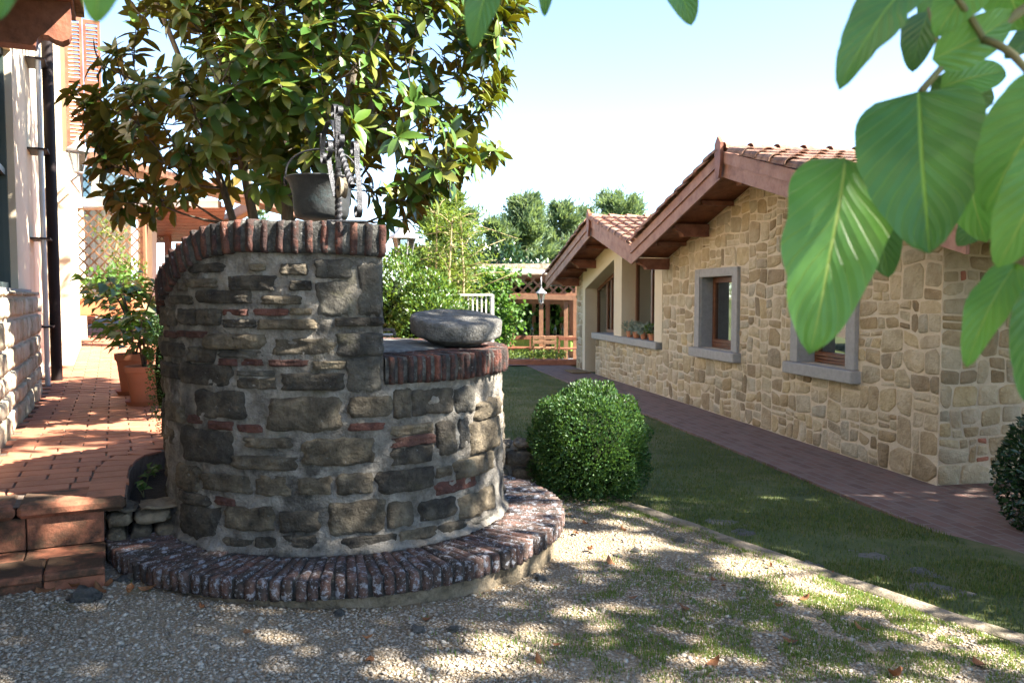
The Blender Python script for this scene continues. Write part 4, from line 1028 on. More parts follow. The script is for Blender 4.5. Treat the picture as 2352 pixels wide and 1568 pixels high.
# timber canopy over the window
cn = thing('timber_canopy', LP(.3, .2, 3.4), 'dark timber canopy with carved bracket end on the cream house', 'canopy')
def carved(l, w=.16):
    mb = MB(); prof = [(-.05, .34), (.60, .34), (.60, .12), (.585, .075), (.54, .05), (.49, .06), (.45, .085), (.41, .085), (.38, .05), (.365, .0), (-.05, .0)]
    mb.poly_prism(prof, LP(l, 0, aty(140, 92, 6.0).z), TR, UP, TL, -w / 2, w / 2); return mb.build('carved_beam', M['wood'], cn)
for l in (.42, -1.3, -3.0): carved(l)
cz = aty(140, 92, 6.0).z + .34
mb = MB(); lbox(mb, -5, .8, 0.005, .62, cz + .002, cz + .05); mb.build('boards', M['wood'], cn)
mb = MB(); lbox(mb, -5, .85, 0.004, .68, cz + .052, cz + .13); mb.build('roof_tiles', M['rooftile'], cn)
mb = MB(); lbox(mb, -4.9, .34, .02, .14, cz - .34 - .04, cz - .3); mb.build('wall_plate', M['wood'], cn)
# pipes at the corner
dpp = thing('downpipe', LP(4.4, .1, TZ), 'dark brown downpipe beside a thin grey pipe on the cream wall', 'pipe')
mb = MB(); mb.tube([LP(4.5, .2, tz(LP(4.5, .2, 0)) - .02), LP(4.5, .2, 6.4)], .062, 14); mb.build('pipe', M['pipe_dark'], dpp, smooth='auto')
mb = MB(); mb.tube([LP(4.1, .13, tz(LP(4.1, .1, 0))), LP(4.1, .13, 6.4)], .028, 10); mb.build('thin_pipe', M['pipe_grey'], dpp, smooth='auto')
for z in (1.2, 2.2, 3.2, 4.2): MB().box(LP(4.3, .1, z), (.5, .2, .02), RL).build('bracket', M['pipe_dark'], dpp)
# louvred shutters standing open
sh = thing('shutter', LP(6.2, .5, 3.6), 'pair of brown louvred shutters folded open high on the cream wall', 'shutter')
for k in range(2):
    o0 = .315 + k * .22; o1 = o0 + .21; l0 = 6.1 + .08 * k
    z0 = aty(200, 338, 11.4).z; z1 = aty(200, 40, 11.4).z
    fr = MB()
    for a, b in ((o0, o0 + .035), (o1 - .035, o1)): lbox(fr, l0, l0 + .035, a, b, z0, z1)
    for z in (z0, (z0 + z1) / 2, z1 - .05): lbox(fr, l0, l0 + .034, o0 + .035, o1 - .035, z, z + .05)
    leaf = fr.build('shutter_leaf', M['wood'], sh)
    sm = MB().box((0, 0, 0), (.008, .155, .05), Matrix.Rotation(.6, 3, 'Y')).mesh('slat', M['wood'])
    z = z0 + .07
    while z < z1 - .06:
        new('slat', sm, leaf, Matrix.Translation(LP(l0 + .018, (o0 + o1) / 2, z)) @ RL.to_4x4()); z += .052
# wall lantern
def lantern(name, P, s, label, arm=None, group=None, top=True):
    t = thing(name, P, label, 'lantern', group)
    mb = MB(); mb.lathe([(.05 * s, 0), (.095 * s, .2 * s), (.1 * s, .21 * s), (.055 * s, .005 * s)], P, 6); mb.build('glass', M['lampglass'], t)
    mb = MB()
    for k in range(6):
        a = PI / 3 * k; mb.bar(P + Vector((.05 * s * math.cos(a), .05 * s * math.sin(a), 0)), P + Vector((.098 * s * math.cos(a), .098 * s * math.sin(a), .21 * s)), .01 * s, .01 * s)
    mb.lathe([(.001, -.05 * s), (.012 * s, -.05 * s), (.02 * s, -.02 * s), (.055 * s, -.012 * s), (.055 * s, .0)], P, 6); mb.build('frame', M['pipe_grey'], t)
    mb = MB(); mb.lathe([(.13 * s, .205 * s), (.125 * s, .225 * s), (.06 * s, .28 * s), (.05 * s, .3 * s), (.015 * s, .325 * s), (.018 * s, .35 * s), (.001, .37 * s)], P, 6); mb.build('cap', M['pipe_grey'], t)
    if arm: MB().tube(arm, .012 * s, 8).build('arm', M['pipe_grey'], t, smooth=True)
    return t
Pl = aty(180, 395, 11.0); wq = LP(6.5, .31, Pl.z - .1)
lantern('wall_lantern', Pl, 1.25, 'grey hexagonal wall lantern on a curved arm beside the brown shutters', [wq, wq + TR * .12 + UP * -.08, Pl + Vector((-.1, 0, -.12)), Pl + Vector((0, 0, -.05))])

# ================================================================== ANNEX WITH TRELLIS
YA = 15.5
def AP(x, y, Y=YA): return aty(x, y, Y)
an = thing('verandah', AP(330, 700), 'brown timber verandah with sloping roof and glazed lattice gable', 'verandah')
def aprism(name, pts, d0, d1, mat, parent=None, Y=YA):
    P = [AP(x, y, Y) for x, y in pts]; k = len(P); mb = MB()
    mb.add([p + Vector((0, d0, 0)) for p in P] + [p + Vector((0, d1, 0)) for p in P], [tuple(range(k)), tuple(range(k, 2 * k))[::-1]] + [(i, k + i, k + (i + 1) % k, (i + 1) % k) for i in range(k)])
    return mb.build(name, mat, parent or an)
aprism('roof', [(156, 335), (592, 448), (588, 462), (156, 352)], -.25, 5, M['rooftile'])
aprism('verge_board', [(158, 353), (586, 463), (584, 478), (160, 372)], -.2, -.14, M['wood_light'])
aprism('pane', [(166, 374), (345, 420), (345, 452), (166, 452)], .05, .06, M['glass'])
aprism('beam', [(160, 454), (505, 462), (505, 478), (160, 474)], -.1, .1, M['white'])
# lattice of the gable and of the screen: every slat its own piece
def lattice(parent, x0, y0, x1, y1, Y, pitch, w, mat, frame=True, inside=None):
    A_, B_ = AP(x0, y1, Y), AP(x1, y0, Y); W_, H_ = B_.x - A_.x, B_.z - A_.z
    for sgn, dy in ((1, 0), (-1, .014)):
        c = -H_ + pitch / 2 if sgn > 0 else pitch / 2
        while c < (W_ if sgn > 0 else W_ + H_):
            # line x = c + sgn*z
            if sgn > 0: za, zb_ = max(0, -c), min(H_, W_ - c)
            else: za, zb_ = max(0, c - W_), min(H_, c)
            if zb_ - za > .05:
                a = Vector((A_.x + c + sgn * za, Y + dy, A_.z + za)); b = Vector((A_.x + c + sgn * zb_, Y + dy, A_.z + zb_))
                mb = MB(); mb.bar(a, b, .012, w, Vector((0, 1, 0)).cross((b - a).normalized())); mb.build('slat', mat, parent)
            c += pitch
    if frame:
        mb = MB(); xs = (A_.x, B_.x); t = w * 1.6
        for x in xs: mb.box((x, Y, A_.z + H_ / 2), (t, .05, H_ + t))
        for z in (A_.z, B_.z): mb.box((A_.x + W_ / 2, Y, z), (W_ - t, .049, t))
        mb.build('frame', mat, parent)
lattice(an, 172, 398, 340, 450, YA + .2, .2, .028, M['wood_light'], False)
ts = thing('trellis_screen', AP(255, 672, 14.6), 'brown diamond trellis screen with climbing plant before a pale curtain', 'trellis')
lattice(ts, 178, 480, 331, 673, 14.6, .19, .026, M['wood_light'])
aprism('side_post', [(333, 470), (340, 470), (340, 690), (333, 690)], -.2, .0, M['wood'], None)
aprism('back_wall', [(300, 476), (334, 476), (334, 700), (300, 700)], .3, .5, M['plaster'])
mb = MB(); n = 50
for i in range(n + 1):
    p = AP(170 + 132 * i / n, 476, YA + .4 + .05 * math.sin(i * 1.1)); q = AP(170 + 132 * i / n, 690, YA + .4 + .05 * math.sin(i * 1.1)); mb.v += [tuple(p), tuple(q)]
for i in range(n): mb.f.append((2 * i, 2 * i + 1, 2 * i + 3, 2 * i + 2)); mb.m.append(0)
mb.build('curtain', M['curtain'], an, smooth=True)
# boarded soffit right of the trellis
for k in range(11):
    t0, t1 = k / 11, (k + .9) / 11; mb = MB()
    a0, a1 = AP(338, 478, YA), AP(520, 478, YA); b0, b1 = AP(338, 556, 20), AP(500, 556, 20)
    p = [a0.lerp(b0, t0), a1.lerp(b1, t0), a1.lerp(b1, t1), a0.lerp(b0, t1)]
    mb.add(p + [q + UP * .03 for q in p], [(0, 1, 2, 3), (7, 6, 5, 4), (0, 4, 5, 1), (1, 5, 6, 2), (2, 6, 7, 3), (3, 7, 4, 0)]); mb.build('soffit_board', M['wood'], an)
mb = MB(); mb.bar(AP(585, 470, YA - .1), AP(430, 558, 20), .16, .2); mb.build('rafter', M['wood_light'], an)
mb = MB(); pa = AP(386, 560, 19); mb.box((pa.x, 19, pa.z / 2 + .2), (.12, .12, pa.z)); mb.build('post', M['wood'], an)
lattice(an, 342, 543, 386, 556, 19, .12, .018, M['wood'], True)
mb = MB(); mb.box(AP(150, 560, 15.2), (.45, .5, 5.5)); mb.build('corner_pillar', M['plaster'], an)

# ================================================================== FOLIAGE TOOLS
def quad_leaf(L, Wd, fold=.25, bend=.15):
    """two-sided small leaf: 4 quads, lying along +y"""
    v = [(0, 0, 0), (-Wd * .5, L * .42, Wd * fold), (0, L * .45, 0), (Wd * .5, L * .42, Wd * fold), (-Wd * .3, L * .8, Wd * fold * .6 - bend * L * .4), (0, L, -bend * L), (Wd * .3, L * .8, Wd * fold * .6 - bend * L * .4)]
    f = [(0, 2, 1, 1), (0, 3, 2, 2), (1, 2, 5, 4), (2, 3, 6, 5)]
    v = np.array(v); f = np.array([(0, 2, 5, 4), (0, 2, 5, 6)]); 
    v = np.array([(0, 0, 0), (-Wd * .5, L * .5, Wd * fold), (0, L, -bend * L), (0, L * .5, 0), (Wd * .5, L * .5, Wd * fold)])
    return v, np.array([(0, 3, 2, 1), (0, 4, 2, 3)])
def cloud(name, parent, P, D, Nn, L, mat, lw=.5, smin=.7, smax=1.25, fold=.25, bend=.15, kind='stuff'):
    n = len(P); bv, bf = quad_leaf(L, L * lw, fold, bend); R = frames(D, Nn); s = np.random.uniform(smin, smax, n)
    o = new(name, inst_mesh(name, bv, bf, R * s[:, None, None], P, mat), parent); 
    if kind: o['kind'] = kind
    return o
def noise3(P, f): return np.array([noise.noise(Vector(p) * f) for p in P])
def ball_points(c, r, n, shell=.25, lump=.08, f=3.0, flatz=1.0):
    d = rnd_unit(n); q = np.array([noise.noise(Vector(x) * f + Vector(c)) for x in d])
    rad = (1 - shell * np.random.rand(n) ** 2) * (1 + lump * q)
    P = d * rad[:, None] * np.array(r) + np.array(c); return P, d
M['inner'] = flat('dark_core_fill', (.012, .018, .008), 1, 0, .05)  # dark solid filling behind the leaves of each shrub
def shrub(name, c, r, n, L, mat, label, cat, group=None, lw=.55, lump=.1, f=3.0, core=True, stem=None, up=.3, shell=.3):
    c = np.array(c, float); r = np.array(r if hasattr(r, '__len__') else (r, r, r), float)
    t = thing(name, (c[0], c[1], c[2] - r[2]), label, cat, group)
    P, d = ball_points(c, r, n, shell, lump, f); D = d + rnd_unit(n) * .8 + np.array([0, 0, up]); Nn = d + rnd_unit(n) * .6
    cloud('foliage', t, P, D, Nn, L, mat, lw)
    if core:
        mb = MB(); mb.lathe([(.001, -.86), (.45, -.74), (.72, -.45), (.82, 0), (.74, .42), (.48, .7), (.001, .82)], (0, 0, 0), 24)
        mb.v = [(c[0] + x * r[0] * .84, c[1] + y * r[1] * .84, c[2] + z * r[2] * .84) for x, y, z in mb.v]; mb.build('inner_core', M['inner'], t, smooth=True)
    mb = MB(); zb_ = stem if stem is not None else c[2] - r[2] - .03
    for k in range(4):
        a = k * 1.57 + random.random(); mb.tube([Vector((c[0] + .05 * math.cos(a), c[1] + .05 * math.sin(a), zb_)), Vector((c[0] + r[0] * .3 * math.cos(a), c[1] + r[1] * .3 * math.sin(a), c[2] - r[2] * .4)), Vector((c[0] + r[0] * .5 * math.cos(a), c[1] + r[1] * .5 * math.sin(a), c[2] + r[2] * .2))], [.018, .014, .006], 6)
    mb.build('stem', M['bark'], t)
    return t
# boxwood ball beside the step ring
bb = onz(1358, 1160, .0)
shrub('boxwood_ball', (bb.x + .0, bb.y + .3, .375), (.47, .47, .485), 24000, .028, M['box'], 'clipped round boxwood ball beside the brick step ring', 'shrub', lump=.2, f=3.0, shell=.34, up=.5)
# dark shrub at the edge of the paving
ps = onz(2420, 1230, HB)
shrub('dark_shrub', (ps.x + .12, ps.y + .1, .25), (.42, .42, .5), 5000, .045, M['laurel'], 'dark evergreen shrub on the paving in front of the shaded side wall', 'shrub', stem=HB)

# ================================================================== MAGNOLIA
def mag_leaf(L, Wd, curl_=.12, fold=.22):
    us = [0, .12, .32, .55, .78, 1.0]; ws = [.06, .42, .86, 1.0, .7, .04]; v = []; f = []; mi = []
    for side, off in ((0, .0012), (1, 0)):
        b = len(v)
        for u, w in zip(us, ws):
            zc = -curl_ * L * (u ** 2) + .03 * L * math.sin(u * 3)
            for x in (-1, 0, 1): v.append((x * w * Wd / 2, u * L, zc + abs(x) * w * Wd * fold * .5 + off))
        for i in range(5):
            for k in range(2):
                q = (b + i * 3 + k, b + i * 3 + k + 1, b + i * 3 + 4 + k, b + i * 3 + 3 + k)
                f.append(q if side == 0 else q[::-1]); mi.append(side)
    return np.array(v), np.array(f), mi
magt = thing('magnolia_tree', (-2.0, 7.6, .3), 'large magnolia tree with glossy leaves and rusty undersides behind the well', 'tree')
OUT = [(250, 60), (215, 150), (150, 200), (185, 270), (215, 340), (225, 440), (300, 530), (345, 500), (430, 475), (560, 430), (610, 400), (640, 480), (850, 500), (905, 560), (960, 500), (1040, 420), (1145, 350), (1125, 290), (1170, 170), (1150, 110), (1205, 40), (1190, -200), (1000, -420), (700, -470), (400, -330), (270, -150)]
def inside(poly, x, y):
    r = False
    for (x0, y0), (x1, y1) in zip(poly, poly[1:] + poly[:1]):
        if (y0 > y) != (y1 > y) and x < (x1 - x0) * (y - y0) / (y1 - y0) + x0: r = not r
    return r
tc = Vector((-1.95, 7.6, 4.1)); tips = []
rg = random.Random(3); tries = 0
while len(tips) < 1000 and tries < 90000:
    tries += 1
    x, y = rg.uniform(140, 1210), rg.uniform(-470, 570)
    if not inside(OUT, x, y): continue
    # depth of the crown at this direction: thick in the middle, thin at the rim
    e = min(1, math.hypot((x - 680) / 560, (y - 40) / 540)); half = 1.75 * math.sqrt(max(.03, 1 - e * e))
    Y = 7.6 + rg.uniform(-1, 1) * half
    if rg.random() > .55 + .45 * abs(Y - 7.6) / max(.2, half): continue
    P = aty(x, y, Y)
    if noise.noise(P * 1.15) < -.16: continue
    if x < 640 and y > 370 and rg.random() > (.5 if x < 360 else .22): continue
    if 420 < x < 620 and y > 440: continue
    if 530 < x < 730 and y > 290 and Y < 7.7 and rg.random() < .5: continue
    if P.z < 1.95 or min(((P - q).length for q in tips), default=9) < .115: continue
    tips.append(P)
k_ = 0
while k_ < 230:      # unseen upper and rear crown, added to shade the left house wall
    P = Vector((-2.3 + rg.uniform(-1.7, 1.7), 9.0 + rg.uniform(-1.6, 1.6), 5.9 + rg.uniform(-1.1, 1.1)))
    if ((P.x + 2.3) / 1.7) ** 2 + ((P.y - 9) / 1.6) ** 2 + ((P.z - 5.9) / 1.1) ** 2 < 1 and P.z > 1.75 + .36 * P.y: tips.append(P); k_ += 1
base_ = Vector((-1.98, 7.6, .3)); nodes = []
stemm = MB(); limb = MB(); branches = MB()
stems = [(Vector((-2.0, 7.55, 0)), .075, (-.05, 0)), (Vector((-1.9, 7.65, 0)), .055, (.5, .2)), (Vector((-2.1, 7.6, 0)), .055, (-.55, -.1)), (Vector((-1.95, 7.7, 0)), .045, (.15, .6)), (Vector((-2.0, 7.5, 0)), .045, (1.05, -.3)), (Vector((-2.05, 7.5, 0)), .04, (-1.1, .1))]
for p0, r0, (dx, dy) in stems:
    pts = []; rr = []
    for i in range(15):
        t = i / 14; z = .3 + t * 5.2; w = t ** 1.25
        p = Vector((p0.x + dx * w * 1.5, p0.y + dy * w * 1.5, z)) + Vector((noise.noise(Vector((t * 4, dx * 9, 1))), noise.noise(Vector((t * 4, dx * 9, 7))), 0)) * .16 * t
        pts.append(p); rr.append(r0 * (1 - .82 * t) + .006)
        if i > 3: nodes.append((p, rr[-1]))
    stemm.tube(pts, rr, 9)
stemm.build('trunk', M['bark'], magt, smooth=True)
tips.sort(key=lambda p: (p - Vector((-1.95, 7.6, 3.2))).length)
dirs = []
for P in tips:
    best = min(nodes, key=lambda n_: (n_[0] - P).length + .5 * max(0, n_[0].z - P.z + .15) * 2)
    a, ra = best; d = P - a; L = d.length; k = max(3, int(L / .16)); mid = a.lerp(P, .5) + Vector((0, 0, -.1 * L + .12 * L * rg.uniform(-1, 1))) + Vector((rg.uniform(-.1, .1), rg.uniform(-.1, .1), 0)) * L
    pts = [(a * (1 - t) ** 2 + mid * 2 * t * (1 - t) + P * t * t) for t in [i / k for i in range(k + 1)]]; r1 = min(ra * .6, .008 + .012 * L)
    branches.tube(pts, [r1 * (1 - t / k) + .004 for t in range(k + 1)], 5)
    for i, p in enumerate(pts[1:-1]): nodes.append((p, r1 * (1 - i / k) + .004))
    dirs.append(((pts[-1] - pts[-2]).normalized() + UP * .35 + (P - tc).normalized() * .4).normalized())
branches.build('branches', M['bark'], magt, smooth=True, kind='stuff')
bv, bf, bi = mag_leaf(.19, .076)
lm = [(lambda q: MB().add(q[0], [tuple(f) for f in q[1]]))(mag_leaf(L, w, c)) for L, w, c in ((.2, .078, .1), (.18, .075, .2), (.165, .064, .05))]
mag_top_o = leaf_mat('magnolia_leaf_upper_single', [(.035, .095, .022), (.065, .155, .028), (.1, .2, .034), (.17, .22, .034), (.25, .23, .045)], rough=.32, trans=.42, tcol=(.4, .45, .03), spec=.6, rnd='obj')
mag_bot_o = leaf_mat('magnolia_leaf_underside_single', [(.15, .15, .035), (.22, .19, .045), (.28, .15, .05)], rough=.7, trans=.35, tcol=(.45, .42, .04), spec=.2, rnd='obj')
lme = []
for q in lm: q.m = bi; lme.append(q.mesh('leaf', [mag_top_o, mag_bot_o], True))
LM, LT = [], []
for P, d in zip(tips, dirs):
    nl = rg.randint(8, 12); ph = rg.uniform(0, 6.28); x = d.cross(UP if abs(d.z) < .9 else Vector((1, 0, 0))).normalized(); y = d.cross(x)
    for k in range(nl):
        a = ph + k * 2.4; el = rg.uniform(-.25, .95) - (.3 if k > 7 else 0)
        ld = ((x * math.cos(a) + y * math.sin(a)) * math.cos(el) + d * math.sin(el)); ld.z -= rg.uniform(0, .45); ld.normalize()
        nn = (d - ld * d.dot(ld) + Vector((rg.gauss(0, .25), rg.gauss(0, .25), .25))).normalized()
        X = ld.cross(nn).normalized(); Z = X.cross(ld); s = rg.uniform(.7, 1.15)
        LM.append(np.array(Matrix((X, ld, Z)).transposed()) * s); LT.append(np.array(P - d * (.012 * k * .7)))
LM = np.array(LM); LT = np.array(LT)
order = np.argsort([project(Vector(t))[2] if 0 < project(Vector(t))[1] < 1000 else 99 for t in LT])
for k, i in enumerate(order[:290]):
    Mx = Matrix(LM[i].tolist()).to_4x4(); Mx.translation = Vector(LT[i]); new('leaf', lme[k % 3], magt, Mx)
rest_i = order[290:]
tag(new('crown', inst_mesh('crown', bv, bf, LM[rest_i], LT[rest_i], [M['mag_top'], M['mag_bot']], bi, True), magt), kind='stuff')

# planting bed behind the well: soil, low rubble wall
mb = MB(); mb.box((-1.45, 7.75, .17), (1.75, 2.3, .34)); 
mb.v = [(x, y, z) for x, y, z in mb.v]; mb.build('planting_bed', M['soil'], kind='structure')
lw_ = thing('rubble_wall', (-.1, 6.55, 0), 'low rubble stone wall running behind the well to the boxwood ball', 'wall')
rb = random.Random(21); z = -.02
for h in (.13, .11, .14, .06):
    x = -1.9
    while x < .16:
        w = min(rb.uniform(.12, .3), .2 - x)
        if w < .05: break
        me = rough_box(w - .012, .28, h - .008, 5, 3, 3, .02, .025, rb.uniform(0, 99)).mesh('stone', rb.choice((M['ws_brown'], M['ws_grey'], M['ws_brown'])), True)
        new('stone', me, lw_, Matrix.Translation((x + w / 2, 6.5 + rb.uniform(-.015, .015), z + h / 2))); x += w
    z += h
mb = MB(); mb.box((-.86, 6.52, .19), (2.02, .2, .4)); mb.build('wall_core', M['ws_mortar'], lw_)
# low wall and plants in the bed beside the steps
lw2 = thing('bed_wall', (-1.95, 4.45, .28), 'small rough stone wall closing the plant bed beside the steps', 'wall')
pA = TP(-.10, .1, 0); pB = Vector((-1.72, 4.52, 0)); dd = (pB - pA); LL = dd.length; dd.normalize(); nn = Vector((dd.y, -dd.x, 0)); z = .14
for h in (.1, .09, .08, .04):
    x = 0
    while x < LL - .03:
        w = min(rb.uniform(.1, .26), LL - x); me = rough_box(w - .008, .2, h - .006, 5, 3, 3, .018, .02, rb.uniform(0, 99)).mesh('stone', rb.choice((M['ring_plinth'], M['ws_brown'], M['ring_plinth'])), True)
        new('stone', me, lw2, Matrix.Translation(pA + dd * (x + w / 2) + UP * (z + h / 2)) @ Matrix((dd, -nn, UP)).transposed().to_4x4()); x += w
    z += h
mb = MB(); mb.box((-2.1, 5.3, .16), (.8, 1.6, .42)); mb.build('bed_soil', M['soil'], kind='structure')
def sprig(P, n, L, H, mat, label, cat='plant', group=None, name='seedling'):
    t = thing(name, P, label, cat, group); Ps, Ds = [], []
    mb = MB()
    for k in range(max(2, n // 5)):
        a = random.uniform(0, 6.28); q = P + Vector((math.cos(a) * H * .4, math.sin(a) * H * .4, H * random.uniform(.6, 1))); mb.tube([P, P.lerp(q, .5) + UP * H * .15, q], [.004, .003, .002], 5)
        for j in range(5): Ps.append(P.lerp(q, random.uniform(.4, 1))); Ds.append(Vector((random.gauss(0, 1), random.gauss(0, 1), .35)))
    mb.build('stem', M['twig'], t); Ps = np.array(Ps); Ds = np.array(Ds); cloud('foliage', t, Ps, Ds, rnd_unit(len(Ps)) * .4 + [0, 0, 1], L, mat, .6)
    return t
for i, (x, y) in enumerate(((335, 1085), (330, 1115), (355, 1070))):
    P = onz(x, y + 15, .40); P.z = .37; sprig(P, 12, .06, .1, M['vine'], 'small green seedling growing in the dark plant bed beside the steps', group='bed seedlings')
for i, (x, y) in enumerate(((405, 1345), (300, 1350), (110, 1392))):
    P = onz(x, y, .13); sprig(P, 10, .035, .05, M['vine'], 'tiny green weed on the gravel at the foot of the steps', 'weed', 'weeds by the steps', 'weed')
# ================================================================== POTS ON THE TERRACE
def hit(x, y, zf, it=12):
    z = TZ
    for _ in range(it): P = onz(x, y, z); z = zf(Vector((P.x, P.y, 0)))
    return onz(x, y, z)
def pot(t, P, r, h, saucer=True):
    mb = MB(); mb.lathe([(.001, .0), (r * .66, 0), (r * .7, .01), (r * .9, h * .8), (r * .93, h * .8), (r * .93, h * .83), (r * 1.0, h * .85), (r * 1.02, h), (r * .9, h), (r * .88, h * .9)], P + UP * .02, 32); mb.build('pot', M['pot'], t, smooth='auto')
    mb = MB(); mb.lathe([(.001, h * .9), (r * .89, h * .9)], P + UP * .02, 24); mb.build('soil', M['soil'], t)
    if saucer: mb = MB(); mb.lathe([(.001, .002), (r * .85, .002), (r * 1.0, .045), (r * 1.04, .05), (r * .98, .04), (r * .84, .02), (.001, .02)], P, 32); mb.build('saucer', M['pot'], t, smooth='auto')
def big_leaf_plant(t, P, H, n, L, rx, seed, tone='lemon', zlo=.25):
    rg = random.Random(seed); mb = MB(); Ps, Ds = [], []
    for k in range(5):
        a = rg.uniform(0, 6.28); q = P + Vector((math.cos(a) * rx * .5, math.sin(a) * rx * .5, H * rg.uniform(.75, 1))); mid = P.lerp(q, .5) + Vector((rg.gauss(0, .03), rg.gauss(0, .03), .05))
        mb.tube([P, mid, q], [.014, .01, .004], 6)
        for j in range(n // 5):
            u = rg.uniform(zlo, 1); b = P.lerp(mid, u * 2) if u < .5 else mid.lerp(q, u * 2 - 1); an = rg.uniform(0, 6.28); o = rg.uniform(.1, 1) * rx * .6
            Ps.append(b + Vector((math.cos(an) * o, math.sin(an) * o, rg.uniform(-.04, .06)))); Ds.append(Vector((math.cos(an), math.sin(an), rg.uniform(-.7, .3))))
    mb.build('stem', M['bark'], t, smooth=True)
    Ps = np.array(Ps); Ds = np.array(Ds); cloud('foliage', t, Ps, Ds, rnd_unit(len(Ps)) * .45 + [0, 0, 1.0], L, M[tone], .62, .6, 1.2)
pF = onz(333, 930, TZ); pB = onz(312, 905, TZ)
pF = Vector((pF.x, pF.y, tz(pF))); pB = Vector((pB.x, pB.y, tz(pB)))
t = thing('potted_citrus', pF, 'pale terracotta pot with large light green leaves beside the narrow boxwood column', 'potted plant'); pot(t, pF, .175, .36); big_leaf_plant(t, pF + UP * .33, .58, 150, .17, .42, 4, zlo=.3)
t = thing('potted_citrus', pB, 'taller potted shrub with darker leaves behind the pale terracotta pot', 'potted plant'); pot(t, pB, .2, .42); big_leaf_plant(t, pB + UP * .38, 1.05, 260, .16, .52, 9, zlo=.25)
# narrow box shrub against the well
shrub('box_column', (-2.56, 6.15, .98), (.14, .14, .5), 2600, .022, M['box'], 'narrow boxwood column squeezed between the potted plants and the well', 'shrub', lump=.25, f=5, stem=.36)
# urn with succulents
pu = hit(182, 770, tz); us = .62 / .62
t = thing('terracotta_urn', pu, 'fluted terracotta urn planter full of pale succulents on a low plinth', 'urn')
ru = 33 / FPX * pu.y
mb = MB(); mb.lathe([(.001, 0), (ru * .95, 0), (ru * .95, .05), (ru * .62, .06), (.001, .06)], pu, 32); mb.build('plinth', M['serena'], t, smooth='auto')
mb = MB(); n = 40; prof = [(ru * .5, .05), (ru * .42, .09), (ru * .34, .15), (ru * .4, .19), (ru * .85, .24), (ru * 1.05, .33), (ru * 1.0, .38), (ru * 1.15, .45), (ru * 1.35, .52), (ru * 1.38, .55), (ru * 1.2, .55), (ru * 1.0, .5)]
for r, z in prof:
    for k in range(n): a = 2 * PI * k / n; rr = r * (1 + (.05 * abs(math.sin(a * 8)) if .2 < z < .36 else 0)); mb.v.append((pu.x + rr * math.cos(a), pu.y + rr * math.sin(a), pu.z + z))
for i in range(len(prof) - 1):
    for k in range(n): mb.f.append((i * n + k, i * n + (k + 1) % n, (i + 1) * n + (k + 1) % n, (i + 1) * n + k)); mb.m.append(0)
mb.build('bowl', M['pot'], t, smooth='auto')
P, d = ball_points((pu.x, pu.y, pu.z + .55), (ru * 1.5, ru * 1.4, .2), 260, .5); P = P[P[:, 2] > pu.z + .48]
cloud('succulents', t, P, rnd_unit(len(P)) + [0, 0, .6], rnd_unit(len(P)) + [0, 0, .8], .1, M['succ'], .5)
# cactus against the wall
pc = hit(172, 760, tz) + Vector((-.15, .5, 0)); t = thing('prickly_pear', pc, 'tall prickly pear cactus with flat pads behind the urn', 'cactus')
def pad(P, a, w, h):
    mb = MB(); mb.lathe([(.001, -1), (.55, -.82), (.88, -.4), (1, .05), (.9, .5), (.6, .85), (.001, 1)], (0, 0, 0), 16)
    R = Matrix.Rotation(a, 3, 'Y'); mb.v = [tuple(R @ Vector((x * w, y * .03, z * h + h)) + P) for x, y, z in mb.v]; mb.build('pad', M['succ'], t, smooth=True)
for q, a, w, h in (((0, 0, 0), 0, .13, .3), ((0, 0, .55), -.15, .14, .28), ((-.05, 0, 1.0), .2, .13, .28), ((.08, 0, .5), .5, .12, .26), ((.2, 0, .9), .15, .11, .3), ((-.12, 0, .45), -.5, .11, .24)): pad(pc + Vector(q), a, w, h)
# trough with shrubs before the trellis
tq = aty(258, 705, 14.0)
t = thing('plant_trough', Vector((tq.x, 14.0, tq.z - .17)), 'brown planter box of leafy shrubs standing before the trellis screen', 'planter')
mb = MB(); mb.bbox((tq.x, 14.0, tq.z), (1.0, .4, .3), .02); mb.build('box', M['pot'], t)
P, d = ball_points((tq.x, 14.0, tq.z + .35), (.55, .25, .3), 420, .8); cloud('foliage', t, P, rnd_unit(420) + [0, 0, .5], rnd_unit(420) + [0, 0, .6], .13, M['vine'], .45)
cl = thing('climber', aty(290, 640, 14.4), 'pale climbing plant winding up the trellis screen', 'climbing plant'); Ps = []
stem_pts = [aty(x, y, 14.5) for x, y in ((300, 690), (320, 650), (290, 610), (265, 590), (268, 550), (240, 530), (230, 510))]
for a, b in zip(stem_pts, stem_pts[1:]):
    for k in range(45): Ps.append(a.lerp(b, random.random()) + Vector((random.gauss(0, .11), random.gauss(0, .05), random.gauss(0, .09))))
for k in range(160): Ps.append(aty(random.uniform(255, 335), random.uniform(595, 690), 14.4))
MB().tube(stem_pts, .012, 6).build('stem', M['bark_pale'], cl); Ps = np.array(Ps); cloud('foliage', cl, Ps, rnd_unit(len(Ps)), rnd_unit(len(Ps)) + [0, 0, 1], .075, M['feather'], .6)

# ================================================================== HEDGES, PERGOLA AND BACKGROUND
def hx(x, Y): return (x - 1176) / FPX * Y
shrub('hedge_shrub', (hx(985, 9.6), 9.6, .82), (.52, .55, .98), 11000, .05, M['hedge'], 'rounded bright green hedge shrub behind the millstone', 'shrub', lump=.16, f=2.5, stem=-.1)
shrub('hedge_shrub', (hx(905, 9.9), 10.0, .95), (.5, .5, 1.15), 9000, .05, M['hedge'], 'yellow-green hedge shrub rising beside the tall end of the well coping', 'shrub', lump=.16, f=2.5, stem=-.1)
